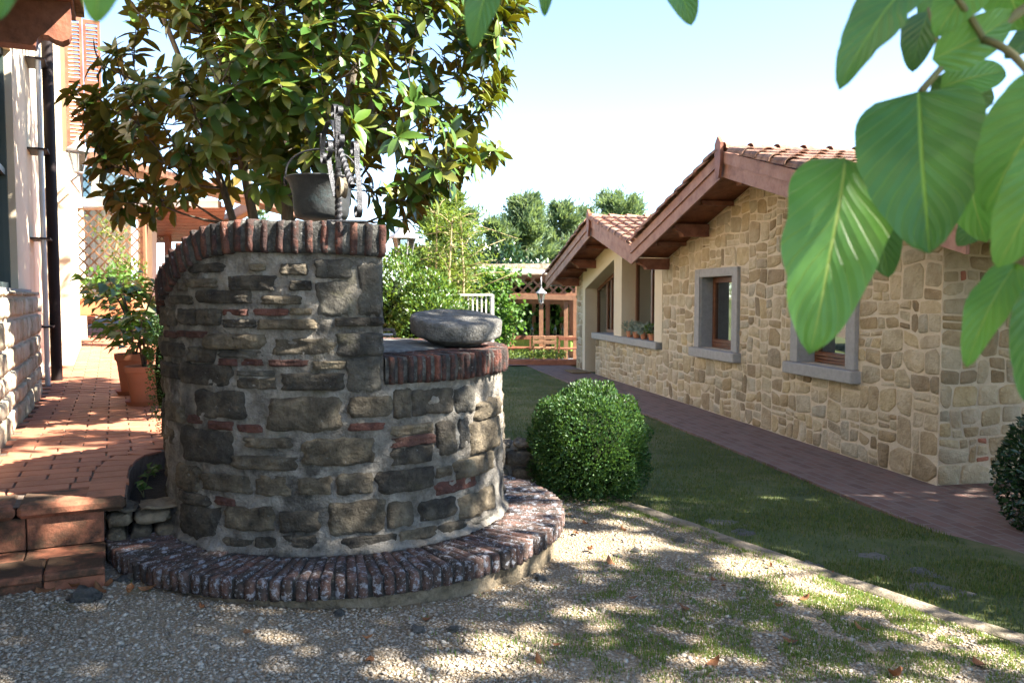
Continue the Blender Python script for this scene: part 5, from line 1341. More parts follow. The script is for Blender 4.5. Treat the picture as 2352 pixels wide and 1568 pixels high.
# railing
rl = thing('metal_railing', (hx(1100, 13), 13, -.15), 'white metal railing behind the hedge shrub', 'railing')
zt_ = aty(1100, 677, 13).z; x0, x1 = hx(1040, 13), hx(1132, 13)
mb = MB(); mb.box(((x0 + x1) / 2, 13, zt_), (x1 - x0, .05, .03)); mb.box(((x0 + x1) / 2, 13, .35), (x1 - x0, .04, .03)); mb.build('rail', M['white'], rl)
bm_ = MB().box((0, 0, 0), (.022, .022, zt_ + .15)).mesh('baluster', M['white'])
for k in range(9): new('baluster', bm_, rl, Matrix.Translation((x0 + (x1 - x0) * (k + .5) / 9, 13, (zt_ - .15) / 2)))
mb = MB(); [mb.box(((x0 if s else x1), 13, (zt_ - .15) / 2), (.04, .04, zt_ + .16)) for s in (0, 1)]; mb.build('post', M['white'], rl)
# garden lamp behind the well
pl_ = aty(928, 603, 11.5); tl_ = lantern('garden_lantern', pl_, 1.6, 'white garden lantern on a pole rising above the yellow-green hedge')
MB().tube([Vector((pl_.x, pl_.y, -.1)), pl_ + UP * -.05], .03, 8).build('pole', M['pipe_grey'], tl_)
# pergola
YP = 22.0; pg = thing('pergola', (hx(1240, YP), YP, HB), 'wooden pergola with diamond lattice frieze above laid tables', 'pergola')
def pgb(name, xa, ya, xb, yb, Ya, Yb, w, h, mat): mb = MB(); mb.bar(aty(xa, ya, Ya), aty(xb, yb, Yb), w, h); return mb.build(name, mat, pg)
pgb('roof_edge', 1095, 618, 1345, 628, YP, YP, .3, .1, M['white'])
pgb('roof_edge', 940, 645, 1095, 618, YP + 4, YP, .25, .12, M['wood_pale'])
for k in range(6): u = k / 5; mb = MB(); a = aty(940, 640, YP + 4).lerp(aty(1095, 612, YP), u); mb.bar(a, a + Vector((5, 3, .15)), .1, .12); mb.build('rafter', M['wood_pale'], pg)
pgb('beam', 1060, 634, 1165, 630, YP, YP, .15, .25, M['wood_light']); pgb('beam', 1170, 681, 1322, 684, YP - .05, YP - .05, .14, .12, M['wood_light'])
pgb('beam', 1170, 688, 1322, 692, YP + 3, YP + 3, .14, .22, M['wood_light'])
mb = MB(); mb.box((hx(1230, YP) + 1.0, YP + 3.0, aty(1200, 628, YP).z - .1), (6.5, 6, .05)); mb.build('roof_boards', M['wood'], pg)
lattice(pg, 1175, 634, 1325, 676, YP, .27, .05, M['wood_light'], True)
for x, Y in ((1176, YP), (1243, YP), (1258, YP + .6), (1300, YP), (1312, YP + .7), (1321, YP + .1), (1226, YP + 4), (1290, YP + 4)):
    mb = MB(); X = hx(x, Y); zt_ = aty(x, 684, Y).z; mb.box((X, Y, (zt_ + HB) / 2), (.11, .11, zt_ - HB)); mb.build('post', M['wood_light'], pg)
# vine on the pergola corner
vn = thing('pergola_vine', (hx(1150, 21.6), 21.6, HB), 'light green vine climbing the corner of the pergola', 'vine'); Ps = []
for k in range(1500):
    u = random.random(); x = 1140 + 22 * math.sin(u * 5) + random.gauss(0, 14 + 14 * u) + (25 * max(0, u - .75) * 4); y = 800 - u * 185; Ps.append(aty(x, y, 21.5 + random.uniform(-.3, .4)))
Ps = np.array(Ps); cloud('foliage', vn, Ps, rnd_unit(1500), rnd_unit(1500) + [0, -.3, .8], .13, M['vine'], .7); MB().tube([aty(1150, 830, 21.6), aty(1140, 740, 21.6), aty(1155, 640, 21.6)], .03, 6).build('stem', M['bark'], vn)
# kerb, paving and planting before the pergola
mb = MB(); mb.bbox((hx(1240, 20.4), 20.5, HB + .06), (2.9, .22, .15), .02); mb.build('brick_kerb', M['terra'], label='terracotta kerb along the planting before the pergola', cat='kerb')
Ps = np.array([aty(random.uniform(1165, 1300), random.uniform(808, 824), 21.0 + random.uniform(-.4, .4)) for k in range(900)]); tag(cloud('ground_plants', None, Ps, rnd_unit(900) + [0, 0, 1], rnd_unit(900) + [0, 0, .5], .08, M['feather'], .4), 'low feathery planting behind the terracotta kerb', 'plants')
# tables and seats
def table(x0, x1, Y, label):
    X0, X1 = hx(x0, Y), hx(x1, Y); zt_ = aty(1200, 772, Y).z; t = thing('dining_table', ((X0 + X1) / 2, Y, HB), label, 'table')
    mb = MB(); mb.bbox(((X0 + X1) / 2, Y, zt_), (X1 - X0, .8, .05), .01); mb.build('table_top', M['wood_light'], t)
    n = 30; mb = MB()
    for i in range(n + 1):
        x = X0 + .08 + (X1 - X0 - .16) * i / n
        for z in (zt_ - .03, zt_ - .38): mb.v.append((x, Y - .37 + .02 * math.sin(i * 1.3) * (z < zt_ - .1), z))
    for i in range(n): mb.f.append((2 * i, 2 * i + 2, 2 * i + 3, 2 * i + 1)); mb.m.append(0)
    mb.build('tablecloth', M['cloth_green'], t, smooth=True)
    for X in (X0 + .15, X1 - .15):
        for dy in (-.3, .3): MB().box((X, Y + dy, (zt_ + HB) / 2 - .015), (.07, .07, zt_ - HB - .03)).build('leg', M['wood_light'], t)
    return zt_
zt1 = table(1165, 1252, 22.6, 'wooden table with green cloth beside the vine-covered pergola corner'); table(1258, 1345, 22.6, 'wooden table with green cloth beside the house end of the pergola')
def chair(x, Y, label, back=True, bench=False, group=None):
    X = hx(x, Y); t = thing('bench' if bench else 'dining_chair', (X, Y, HB), label, 'bench' if bench else 'chair', group); w = .7 if bench else .36; m = M['wood_light'] if not bench else M['wood']
    MB().bbox((X, Y, HB + .34), (w, .4, .04), .01).build('seat', m, t)
    for sx in (-1, 1):
        for sy in (-1, 1): MB().box((X + sx * (w / 2 - .03), Y + sy * .17, HB + .16), (.045, .045, .32)).build('leg', m, t)
        MB().box((X + sx * (w / 2 - .03), Y - .2, HB + .49), (.045, .04, .34)).build('back_post', m, t)
    for z in ((.62, .5) if not bench else (.61,)): MB().bbox((X, Y - .21, HB + z), (w - .02, .025, .09), .006).build('back_slat', m, t)
chair(1190, 21.9, 'dark wooden bench with slatted back before the table by the vine', bench=True); chair(1238, 21.8, 'pale wooden dining chair between the bench and the next table')
chair(1262, 21.7, 'brown wooden dining chair standing at the middle of the tables'); chair(1312, 21.5, 'red-brown wooden bench next to the house corner', bench=True)
for i, x in enumerate((1185, 1205, 1222, 1275, 1292)):
    P = Vector((hx(x, 22.6), 22.6, zt1 + .025)); t = MB(); t.lathe([(.001, 0), (.035, 0), (.036, .16), (.014, .22), (.013, .29), (.001, .29)], P, 10); t.build('bottle', flat('bottle_glass%d' % i, (.03, .05, .03), .1), label='dark glass bottle standing on a pergola table', cat='bottle', group='bottles on the pergola tables')
lp = aty(1243, 694, 21.2); lp.z += .1; lantern('pergola_lantern', lp - UP * .1, 1.1, 'pale lantern hanging under the pergola beam', [lp + UP * .25, lp + UP * .55])
# shrubs behind the pergola
for x, y, Y, r, lab, m in ((1255, 745, 27, 1.2, 'bright round shrub seen between the pergola posts', 'vine'), (1295, 750, 27.5, 1.3, 'second bright shrub between the pergola and the house corner', 'hedge'), (1195, 720, 29, 1.9, 'dark shrub filling the back of the pergola', 'laurel'), (1120, 700, 30, 2.2, 'dark hedge mass behind the vine-covered pergola corner', 'laurel')):
    P = aty(x, y, Y); shrub('garden_shrub', (P.x, P.y, P.z), (r, r, r), 2600, .22, M[m], lab, 'shrub', lump=.2, f=2.5, stem=HB)
# far trees
def conifer(x, ytop, Y, wpx, label, mat='conifer', n=2600, L=.34, z0=.2, group=None, upright=.9):
    top = aty(x, ytop, Y); H = top.z - HB; R = wpx / FPX * Y / 2; t = thing('conifer_tree', (top.x, Y, HB), label, 'tree', group)
    MB().tube([(top.x, Y, HB), (top.x, Y, HB + H * .5), (top.x, Y, HB + H * .97)], [.22, .13, .02], 8).build('trunk', M['bark'], t)
    # several leaders and side limbs give a ragged outline
    rg = random.Random(int(x)); Ps, Ds = [], []
    limbs = MB()
    for k in range(46):
        u = rg.uniform(z0, .92) ; a = rg.uniform(0, 6.28); rr = R * (1 - u ** 1.9) * rg.uniform(.55, 1.15); q = Vector((top.x, Y, HB + H * u)); e = q + Vector((math.cos(a) * rr, math.sin(a) * rr, upright * rr * rg.uniform(.3, 1.0)))
        limbs.tube([q, q.lerp(e, .5) - UP * .05, e], [.05, .03, .01], 4)
        for j in range(int(n * 1.8) // 46):
            v = rg.random() ** .6; p = q.lerp(e, v) + Vector((rg.gauss(0, .16), rg.gauss(0, .16), rg.gauss(0, .14))) * R * .35; Ps.append(p); Ds.append((e - q).normalized() + Vector((rg.gauss(0, .5), rg.gauss(0, .5), rg.gauss(.35, .4))))
    for k in range(7):
        a = rg.uniform(0, 6.28); rr = R * rg.uniform(0, .55); e = Vector((top.x + math.cos(a) * rr, Y + math.sin(a) * rr, HB + H * rg.uniform(.82, 1.0)))
        for j in range(26): Ps.append(e + Vector((rg.gauss(0, .12), rg.gauss(0, .12), -rg.random() * H * .2)) * 1.0); Ds.append(Vector((rg.gauss(0, .4), rg.gauss(0, .4), 1)))
    limbs.build('limbs', M['bark'], t); Ps = np.array(Ps); Ds = np.array(Ds); cloud('crown', t, Ps, Ds, rnd_unit(len(Ps)), L, M[mat], .2, .6, 1.3)
    return t
conifer(1205, 445, 38, 250, 'dark ragged conifer rising behind the pergola roof', n=8000, z0=.1)
conifer(1290, 455, 42, 210, 'bluish conifer between the dark conifer and the small tiled gable', n=7000, z0=.1)
conifer(1420, 425, 44, 260, 'pale-tipped conifer showing above the small tiled gable', n=6500, z0=.1)
conifer(1140, 500, 36, 190, 'low bushy conifer standing left of the pergola roof edge', n=5000, z0=.1)
conifer(1070, 470, 41, 190, 'grey-green conifer between the feathery tree and the dark ragged conifer', n=5000, z0=.1)
conifer(1345, 465, 47, 200, 'hazy green conifer against the edge of the small tiled gable', n=5000, z0=.1)
conifer(590, 470, 40, 90, 'distant small conifer beyond the verandah roof', n=1600)
# feathery pale tree right of the magnolia
def feathery(x, ytop, Y, wpx, label, n=5200):
    top = aty(x, ytop, Y); H = top.z - HB; R = wpx / FPX * Y / 2; t = thing('feathery_tree', (top.x, Y, HB), label, 'tree'); rg = random.Random(8); mb = MB(); Ps, Ds = [], []
    for k in range(9):
        a = rg.uniform(0, 6.28); e = Vector((top.x + R * .9 * math.cos(a) * rg.random(), Y + R * .9 * math.sin(a), HB + H * rg.uniform(.6, 1))); b = Vector((top.x + rg.uniform(-.3, .3), Y, HB)); mid = b.lerp(e, .55) + Vector((rg.uniform(-.3, .3), 0, .3)); mb.tube([b, b.lerp(mid, .5) + Vector((rg.uniform(-.1, .1), 0, 0)), mid, e], [.05, .035, .025, .008], 6)
        for j in range(14):
            u = rg.uniform(.35, 1); q = b.lerp(mid, u * 2) if u < .5 else mid.lerp(e, u * 2 - 1); f = q + Vector((rg.gauss(0, .5), rg.gauss(0, .5), rg.gauss(.2, .3))) * R * .9; mb.tube([q, q.lerp(f, .5) + UP * .06, f], [.012, .008, .004], 4)
            for i in range(n // 126): v = rg.random(); Ps.append(q.lerp(f, v) + Vector((rg.gauss(0, .13), rg.gauss(0, .13), rg.gauss(0, .08)))); Ds.append(Vector((rg.gauss(0, 1), rg.gauss(0, 1), rg.gauss(-.1, .4))))
    mb.build('trunk', M['bark_pale'], t, smooth=True); Ps = np.array(Ps); Ds = np.array(Ds); cloud('crown', t, Ps, Ds, rnd_unit(len(Ps)) * .5 + [0, 0, 1], .12, M['feather'], .35, .6, 1.3)
feathery(1030, 470, 17, 210, 'light green feathery tree between the magnolia and the pergola')
conifer(1010, 395, 30, 230, 'tall soft green tree behind the feathery tree', 'feather', 7000, .4, z0=.1)
# small pots on the long sill
for i, (s, r) in enumerate(((8.75, .075), (8.35, .08), (7.95, .075), (7.5, .085))):
    P = W(s, -.06, .912); t = thing('sill_pot', P, ('small terracotta pot of succulent on the long sill, against the plaster pillar', 'second small succulent pot from the plaster pillar on the long sill', 'third small succulent pot from the plaster pillar on the long sill', 'small terracotta pot of brighter green leaves at the stone end of the sill')[i], 'potted plant', 'pots on the long sill'); pot(t, P - UP * .018, r, .12, False)
    Q, d = ball_points((P.x, P.y, P.z + .19), (.13, .13, .1), 150, .6); cloud('foliage', t, Q, d + rnd_unit(150) * .5, rnd_unit(150), .06, M['succ'] if i < 3 else M['hedge'], .5)

# ================================================================== NEAR FRUIT TREE (hanging leaves, shade)
def vein_leaf(name, light, dark, vein, trans):
    m, nt, b = mat_new(name); uv = nd(nt, 'UVMap').outputs[0]; sp = nd(nt, 'SeparateXYZ', {0: uv}); u, v = sp.outputs[0], sp.outputs[1]
    av = math_n(nt, 'ABSOLUTE', math_n(nt, 'SUBTRACT', v, .5)); t = math_n(nt, 'MULTIPLY_ADD', u, 8.0, math_n(nt, 'MULTIPLY', math_n(nt, 'POWER', av, .8), -5.0))
    fr = math_n(nt, 'ABSOLUTE', math_n(nt, 'SUBTRACT', math_n(nt, 'FRACT', t), .5)); vn = math_n(nt, 'SUBTRACT', 1.0, smooth_step(nt, fr, .0, .07)); mid = math_n(nt, 'SUBTRACT', 1.0, smooth_step(nt, av, .008, .022))
    allv = math_n(nt, 'MAXIMUM', math_n(nt, 'MULTIPLY', vn, .45), mid); p = nd(nt, 'TexCoord').outputs['Object']
    col = mix(nt, smooth_step(nt, tex_noise(nt, p, 14, 4), .35, .68), dark, light); col = mix(nt, math_n(nt, 'MULTIPLY', tex_noise(nt, p, 160, 3), .25), col, dark)
    col = mix(nt, allv, col, vein)
    blem = smooth_step(nt, tex_noise(nt, p, 26, 4, .7), .72, .76); col = mix(nt, math_n(nt, 'MULTIPLY', blem, .8), col, (.12, .05, .02))
    nt.links.new(col, b.inputs['Base Color']); b.inputs['Roughness'].default_value = .42; b.inputs['Specular IOR Level'].default_value = .45
    h = math_n(nt, 'ADD', math_n(nt, 'MULTIPLY', vn, -.6), math_n(nt, 'MULTIPLY', mid, -1.0)); h = math_n(nt, 'ADD', h, math_n(nt, 'MULTIPLY', math_n(nt, 'POWER', fr, 2.0), 1.6)); bp_ = nd(nt, 'Bump', {'Strength': .55, 'Distance': .004, 'Height': h}); nt.links.new(bp_.outputs[0], b.inputs['Normal'])
    tr = nd(nt, 'BsdfTranslucent'); nt.links.new(mix(nt, .5, col, (.25, .5, .04)), tr.inputs[0]); mx = nd(nt, 'MixShader', {0: trans, 1: b.outputs[0], 2: tr.outputs[0]}); nt.links.new(mx.outputs[0], nt.nodes['Material Output'].inputs[0]); return m
VL = [vein_leaf('broad_leaf_light', (.125, .3, .05), (.09, .23, .04), (.34, .45, .09), .42), vein_leaf('broad_leaf_mid', (.065, .19, .045), (.042, .135, .03), (.22, .38, .055), .28), vein_leaf('broad_leaf_dark', (.045, .13, .035), (.03, .09, .025), (.1, .2, .04), .22)]
ft = thing('broadleaf_tree', (5.6, .4, .0), 'fruit tree with big broad green leaves hanging into view under the sky', 'tree')
def big_leaf(bpx, tpx, wpx, dB, dT, tone, roll=0.0, bow=.12, shape=1.0, seed=0, nib=.03):
    B = aty(*bpx, dB); T = aty(*tpx, dT); ax = T - B; L = ax.length; ax.normalize(); Wm = wpx / FPX * (dB + dT) / 2
    view = ((B + T) / 2 - Vector((0, 0, EYE))).normalized(); X = ax.cross(-view).normalized(); Nn = X.cross(ax); Rr = Matrix.Rotation(roll, 3, ax); X = Rr @ X; Nn = Rr @ Nn; Wm /= max(.35, math.cos(roll))
    nu, nv = 22, 12; mb = MB(); uvs = []
    for i in range(nu + 1):
        u = i / nu; w = (math.sin(PI * u ** (.68 * shape)) ** .58) * (1 - .05 * u)
        for j in range(nv + 1):
            v = -1 + 2 * j / nv; w2 = w * (1 + nib * 2.2 * noise.noise(Vector((u * 5, (v > 0) * 3.0, seed))) - (nib * 3 * max(0, noise.noise(Vector((u * 13, (v > 0) * 3.0, seed + 4))) - .25)))
            x = v * Wm / 2 * w2; z = -bow * L * (2 * u - 1) ** 2 + abs(v) * w * Wm * .10 + .012 * L * math.sin(u * 9 + seed) * abs(v) + .02 * L * noise.noise(Vector((u * 3, v * 1.5, seed + 9)))
            mb.v.append(tuple(B + ax * (u * L) + X * x + Nn * z)); uvs.append((u, (v + 1) / 2))
    for i in range(nu):
        for j in range(nv): k = i * (nv + 1) + j; mb.f.append((k, k + 1, k + nv + 2, k + nv + 1)); mb.m.append(0)
    c = (B + T) / 2; me = mb.mesh('leaf', VL[tone], True, c); ul = me.uv_layers.new(name='UVMap')
    for lp_ in me.loops: ul.data[lp_.index].uv = uvs[lp_.vertex_index]
    return new('leaf', me, ft, Matrix.Translation(c))
LV = [((2106, 200), (2132, 575), 285, .98, .92, 1, .1, .06, .9), ((1950, 345), (1868, 805), 240, 1.02, .96, 0, -.15, .08, .95), ((2100, -75), (1922, 185), 128, .95, .93, 1, .5, .1, .95),
      ((2130, 20), (2093, 162), 82, 1.15, 1.15, 2, .3, .1, 1.0), ((2158, 135), (2350, 28), 104, 1.0, 1.02, 0, .3, .1, .95), ((2172, 192), (2322, 158), 84, 1.08, 1.1, 0, -.3, .1, 1.0), ((2150, 195), (2290, 246), 96, 1.12, 1.15, 2, .2, .1, 1.0),
      ((2460, 150), (2252, 478), 190, .85, .88, 0, .35, .12, .95), ((2430, 330), (2296, 616), 150, .82, .84, 0, -.2, .1, .95), ((2330, 590), (2214, 828), 96, .95, .92, 0, .3, .12, 1.0), ((2400, 640), (2356, 930), 110, .88, .88, 1, .2, .1, 1.0),
      ((2012, 470), (2040, 642), 92, 1.12, 1.14, 2, .1, .1, 1.0), ((2260, -80), (2150, 78), 118, 1.0, 1.0, 0, .2, .1, 1.0), ((2400, 60), (2310, 130), 60, 1.1, 1.1, 2, .2, .1, 1.0), ((1130, -75), (1084, 104), 80, 1.05, 1.05, 1, .2, .1, 1.0),
      ((1262, -70), (1249, 36), 40, 1.2, 1.2, 1, .3, .1, 1.0), ((1535, -90), (1592, 54), 82, 1.1, 1.1, 1, -.3, .1, 1.0), ((240, -120), (218, 50), 100, .7, .7, 0, .1, .1, 1.0), ((1955, 400), (1838, 522), 70, 1.08, 1.08, 2, .3, .1, 1.0),
      ((2210, 330), (2258, 560), 120, 1.15, 1.15, 0, .3, .1, 1.0), ((2300, -60), (2352, 70), 110, 1.05, 1.05, 0, .2, .1, 1.0), ((2190, -90), (2120, 60), 90, 1.2, 1.2, 1, .3, .1, 1.0), ((2230, 30), (2170, 120), 70, 1.2, 1.2, 0, -.2, .1, 1.0), ((2420, 0), (2290, 60), 90, 1.15, 1.15, 1, .3, .1, 1.0), ((2420, 200), (2330, 330), 110, 1.1, 1.1, 1, .3, .1, 1.0), ((2380, 420), (2330, 560), 120, .95, .95, 1, .2, .1, 1.0), ((2290, 470), (2200, 560), 80, 1.2, 1.2, 2, .2, .1, 1.0), ((30, -90), (-8, 45), 60, .7, .7, 1, .2, .1, 1.0)]
for i, a in enumerate(LV): big_leaf(*a, seed=i * 3.7, nib=.08 if i in (1, 2, 9) else .035)
def bez(mb, pts, r0, r1, n=10, k=6):
    P = [Vector(p) for p in pts]; out = []
    for i in range(n + 1):
        t = i / n; q = P[:]
        while len(q) > 1: q = [a.lerp(b, t) for a, b in zip(q, q[1:])]
        out.append(q[0])
    mb.tube(out, [r0 + (r1 - r0) * i / n for i in range(n + 1)], k); return out
tw = MB()
low = Vector((1.9, 1.3, 2.75))
tip1 = aty(2112, 210, 1.0); knot = aty(2168, 150, 1.02); kr = aty(2260, 92, 1.0)
bez(tw, [low, aty(2500, -100, 1.1), kr, knot], .012, .004); bez(tw, [knot, aty(2140, 180, 1.0), tip1], .004, .003); bez(tw, [knot, aty(2030, 320, 1.05), aty(1972, 378, 1.02)], .004, .003)
bez(tw, [kr, aty(2350, 110, .95), aty(2420, 240, .86), aty(2425, 340, .82)], .005, .003); bez(tw, [aty(2425, 340, .82), aty(2390, 480, .86), aty(2335, 590, .94)], .004, .003); bez(tw, [aty(2425, 340, .82), aty(2430, 520, .86), aty(2400, 640, .88)], .004, .003)
bez(tw, [kr, aty(2200, -20, 1.0), aty(2128, -70, .95)], .004, .003); bez(tw, [knot, aty(2150, 80, 1.1), aty(2132, 20, 1.14)], .003, .002)
limb_m = MB(); L0 = Vector((5.4, .5, 2.4))
trunk_m = MB(); bez(trunk_m, [(5.6, .4, -.05), (5.5, .45, 1.2), L0], .2, .15, 10, 12); trunk_m.build('trunk', M['bark'], ft, smooth=True)
lim = []
for e in ((1.9, 1.3, 2.75), (.2, 1.2, 2.75), (-1.0, .7, 2.6), (3.2, 2.8, 6.5), (5.0, 2.4, 7.2), (7.0, 2.2, 7.2), (8.6, .6, 7.0), (6.6, -1.4, 7.0), (4.2, -.6, 7.0), (6.0, .6, 8.0), (8.4, -1.2, 6.6), (2.6, 1.0, 6.6)):
    m_ = L0.lerp(Vector(e), .45) + UP * .5; lim += bez(limb_m, [L0, m_, e], .08, .018, 14, 8)
for (x, y, d) in ((1130, -75, 1.05), (1262, -70, 1.2), (1535, -90, 1.1), (240, -120, .7), (30, -90, .7)):
    q = aty(x, y, d); near = min(lim, key=lambda p: (p - q).length); bez(tw, [near, near.lerp(q, .5) + UP * .05, q], .008, .003)
tw.build('twigs', M['twig'], ft, smooth=True)
# crown that shades the yard; gaps where the photograph has sun on the ground
rg = random.Random(17)
bush_top = Vector((bb.x - .05, bb.y + .2, .7))
lit = [(bush_top, .42), (onz(1490, 1262, .02), .16), (onz(1640, 1305, .0), .14), (onz(1320, 1250, .05), .32), (onz(1420, 1225, .03), .12), (cyl(math.radians(10), .985, .9), .13), (cyl(math.radians(2), .985, 1.2), .1), (cyl(math.radians(18), .985, .6), .1), (onz(1150, 1460, .1), .2), (onz(850, 1530, .1), .16), (onz(1230, 1200, .28), .24), (cyl(math.radians(68), .985, .5), .13), (cyl(math.radians(78), 1.0, 1.2), .26), (onz(2150, 1395, 0), .4), (onz(1990, 1365, 0), .36), (onz(2300, 1440, 0), .4), (onz(1880, 1330, 0), .26), (onz(1800, 1315, 0), .26), (onz(1050, 1530, .1), .16), (TP(-.3, 0, .36), .18), (bc + UP * 2.12, .58), (bp(.1, 2.3), .5), (TP(-1.2, 2.0), .2),  (onz(2250, 1500, 0), .16), (onz(1300, 1300, .05), .22)]
CP = []; tries = 0
while len(CP) < 2700 and tries < 160000:
    tries += 1
    P = Vector((rg.uniform(.5, 11), rg.uniform(-3, 4.9), rg.uniform(5.4, 8.6)))
    e = ((P.x - 6.1) / 3.9) ** 2 + ((P.y - .6) / 3.0) ** 2 + ((P.z - 7.0) / 1.45) ** 2
    e = min(e, ((P.x - 3.5) / 2.1) ** 2 + ((P.y - 3.2) / 1.6) ** 2 + ((P.z - 6.8) / 1.0) ** 2)
    if e > 1 or P.z < 1.55 + .40 * P.y + .35: continue
    if any(((P - c) - SUN * (P - c).dot(SUN)).length < r_ for c, r_ in lit): continue
    if noise.noise(P * .9) < -.4: continue
    G = P - SUN * (P.z / SUN.z)
    if G.x > .2 and rg.random() < .45: continue
    if -1.6 < G.x < .2 and G.y > 3.9 and rg.random() < .3: continue
    CP.append(P)
Ps, Ds = [], []
for P in CP:
    near = min(lim, key=lambda p: (p - P).length); bez(limb_m, [near, near.lerp(P, .5) + Vector((rg.gauss(0, .08), rg.gauss(0, .08), .08)), P], .012, .004, 4, 4)
    lim.append(P.lerp(near, .4))
    for k in range(rg.randint(5, 8)): a = rg.uniform(0, 6.28); Ps.append(P + Vector((rg.gauss(0, .07), rg.gauss(0, .07), rg.gauss(0, .05)))); Ds.append(Vector((math.cos(a), math.sin(a), rg.uniform(-.9, .2))))
limb_m.build('limbs', M['bark'], ft, smooth=True)
Ps = np.array(Ps); Ds = np.array(Ds); cloud('crown', ft, Ps, Ds, rnd_unit(len(Ps)) * .5 + [0, 0, 1], .17, M['canopy'], .6, .75, 1.15)
# unseen second tree placed to shade the side wall, its crown gapped for sun
t2 = thing('shade_tree', (8.1, 5.0, HB), 'dense unseen broad-leaved tree placed to shade the stone house side wall', 'tree'); mb = MB(); bez(mb, [(8.1, 5.0, HB), (8.15, 5.0, 1.2), (8.1, 5.05, 2.6)], .16, .1, 8, 10); mb.build('trunk', M['bark'], t2, smooth=True)
P, d = ball_points((8.7, 4.4, 5.0), (2.7, 2.7, 3.2), 11000, .9, .2, 2.0); P = P[(P[:, 0] > .70 * P[:, 1]) & (P[:, 2] > 1.2)]; q_ = P - np.array(bush_top); sn = np.array(SUN); 
for c_, r_ in [t for t in lit if t[1] > .25]:
    q_ = P - np.array(c_); P = P[np.linalg.norm(q_ - (q_ @ sn)[:, None] * sn, axis=1) > r_ + .06]
mb = MB()
for k in range(26): q = Vector(P[k * 37]); bez(mb, [(8.1, 5.05, 2.5), Vector((8.1, 5.05, 2.9)).lerp(q, .5) + UP * .3, q], .06, .01, 6, 5)
mb.build('limbs', M['bark'], t2); cloud('crown', t2, P, rnd_unit(len(P)), rnd_unit(len(P)) + [0, 0, .8], .2, M['canopy'], .6)

for i, (x, y, r, lab) in enumerate(((5.1, 5.3, .85, 'unseen tall laurel bush added on the lawn to darken the side wall'), (5.5, 4.1, .9, 'unseen tall laurel bush added mid-row to darken the side wall'), (6.0, 2.9, .9, 'unseen tall laurel bush added near the fruit tree to darken the side wall'))):  # unseen bushes added to block sky light from side wall and path
    shrub('shading_laurel', (x, y, 1.6), (r, r, 1.8), 4600, .11, M['laurel'], lab, 'shrub', lump=.2, f=2.2, stem=HB)
# ================================================================== GRASS, PEBBLES, FALLEN LEAVES
def blades(name, P, h, mat, w=.006, kind='stuff'):
    n = len(P); bv = np.array([(-w, 0, 0), (w, 0, 0), (w * .5, .25, .62), (-w * .5, .25, .62), (0, .55, .95)]) ; bv[:, 1] *= .5
    bf = np.array([(0, 1, 2, 3), (3, 2, 4, 4)])
    bv = np.array([(-w, 0, 0), (w, 0, 0), (w * .35, .3, .9), (-w * .35, .3, .9)]); bf = np.array([(0, 1, 2, 3)])
    a = np.random.uniform(0, 6.283, n); s = np.random.uniform(.5, 1.2, n) * h; lean = np.random.uniform(.4, 1.9, n)
    R = np.zeros((n, 3, 3)); R[:, 0, 0] = np.cos(a); R[:, 1, 0] = np.sin(a); R[:, 0, 1] = -np.sin(a) * s * lean; R[:, 1, 1] = np.cos(a) * s * lean; R[:, 2, 2] = s
    o = new(name, inst_mesh(name, bv, bf, R, P, mat)); return tag(o, kind=kind)
def gn(x, y, f, o=0): return noise.noise(Vector((x * f, y * f, o)))
rg = random.Random(99); lp_ = []
while len(lp_) < 80000:
    v = rg.random(); dist = 3.2 + 18 * v ** 1.7; x = rg.uniform(-.3, .72) * dist; y = dist
    if timber_side(x, y) < .1 and not ((Vector((x, y)) - TA).dot(TD) < -.75 and x > -.5): continue
    o_ = (Vector((x, y, 0)) - HC).dot(HN)
    if o_ < 1.0 + .05 * gn(x, y, 5, 40): continue
    s_ = (Vector((x, y, 0)) - HC).dot(HS)
    if s_ > 13.3: continue
    if gn(x, y, 1.1, 3) + .5 * gn(x, y, 4, 8) < rg.uniform(-.75, .1) - .1: continue
    # worn stony strip across the near corner
    if y < 5.6 and gn(x, y, 1.6, 12) < .05 and rg.random() < .7: continue
    lp_.append((x, y, g_lawn(x, y) - .003))
tag(blades('grass', np.array(lp_), .03, M['lawn_grass'], .003), 'short patchy lawn between the timber edging and the paved path', 'grass')
gp = []; patches_px = [(1500, 1335, .30, .14, 1), (1400, 1400, .22, .1, .8), (1950, 1385, .75, .2, 1.2), (2150, 1420, .8, .25, 1.3), (2300, 1440, .5, .2, 1), (1600, 1500, .9, .25, .8), (1900, 1520, .8, .2, .9), (1700, 1440, .6, .2, .5), (1440, 1540, .5, .12, 1.0), (1480, 1185, .35, .15, .8), (1650, 1250, .4, .15, .4), (1300, 1180, .3, .12, .6), (2200, 1540, .6, .2, .7), (1750, 1350, .6, .2, .4), (640, 1425, .5, .05, .3)]
for (px, py, rx, ry, den) in patches_px:
    c = onz(px, py, .0)
    for k in range(int(3600 * den * rx * max(ry, .12) / .12)):
        x = c.x + rg.gauss(0, rx * .55); y = c.y + rg.gauss(0, ry * 1.2)
        if timber_side(x, y) > -.05 or gn(x, y, 6, 2) < -.12 or (Vector((x, y, 0)) - RC).length < RR: continue
        gp.append((x, y, g_gravel(x, y) - .002))
for k in range(5000):     # fringe along the timber
    u = rg.uniform(-.2, 5.2); q = TA + TD * u; off = abs(rg.gauss(0, .12)) * (.4 + gn(u, 0, 1.5, 1)) + (.05 if gn(u, 2, 2.2, 1) < .05 else -.02)
    x, y = q.x - TN.x * off, q.y - TN.y * off; gp.append((x, y, g_gravel(x, y) - .002))
tag(blades('grass_tufts', np.array(gp), .022, M['grass'], .0026), 'thin tufts of grass growing through the gravel', 'grass')
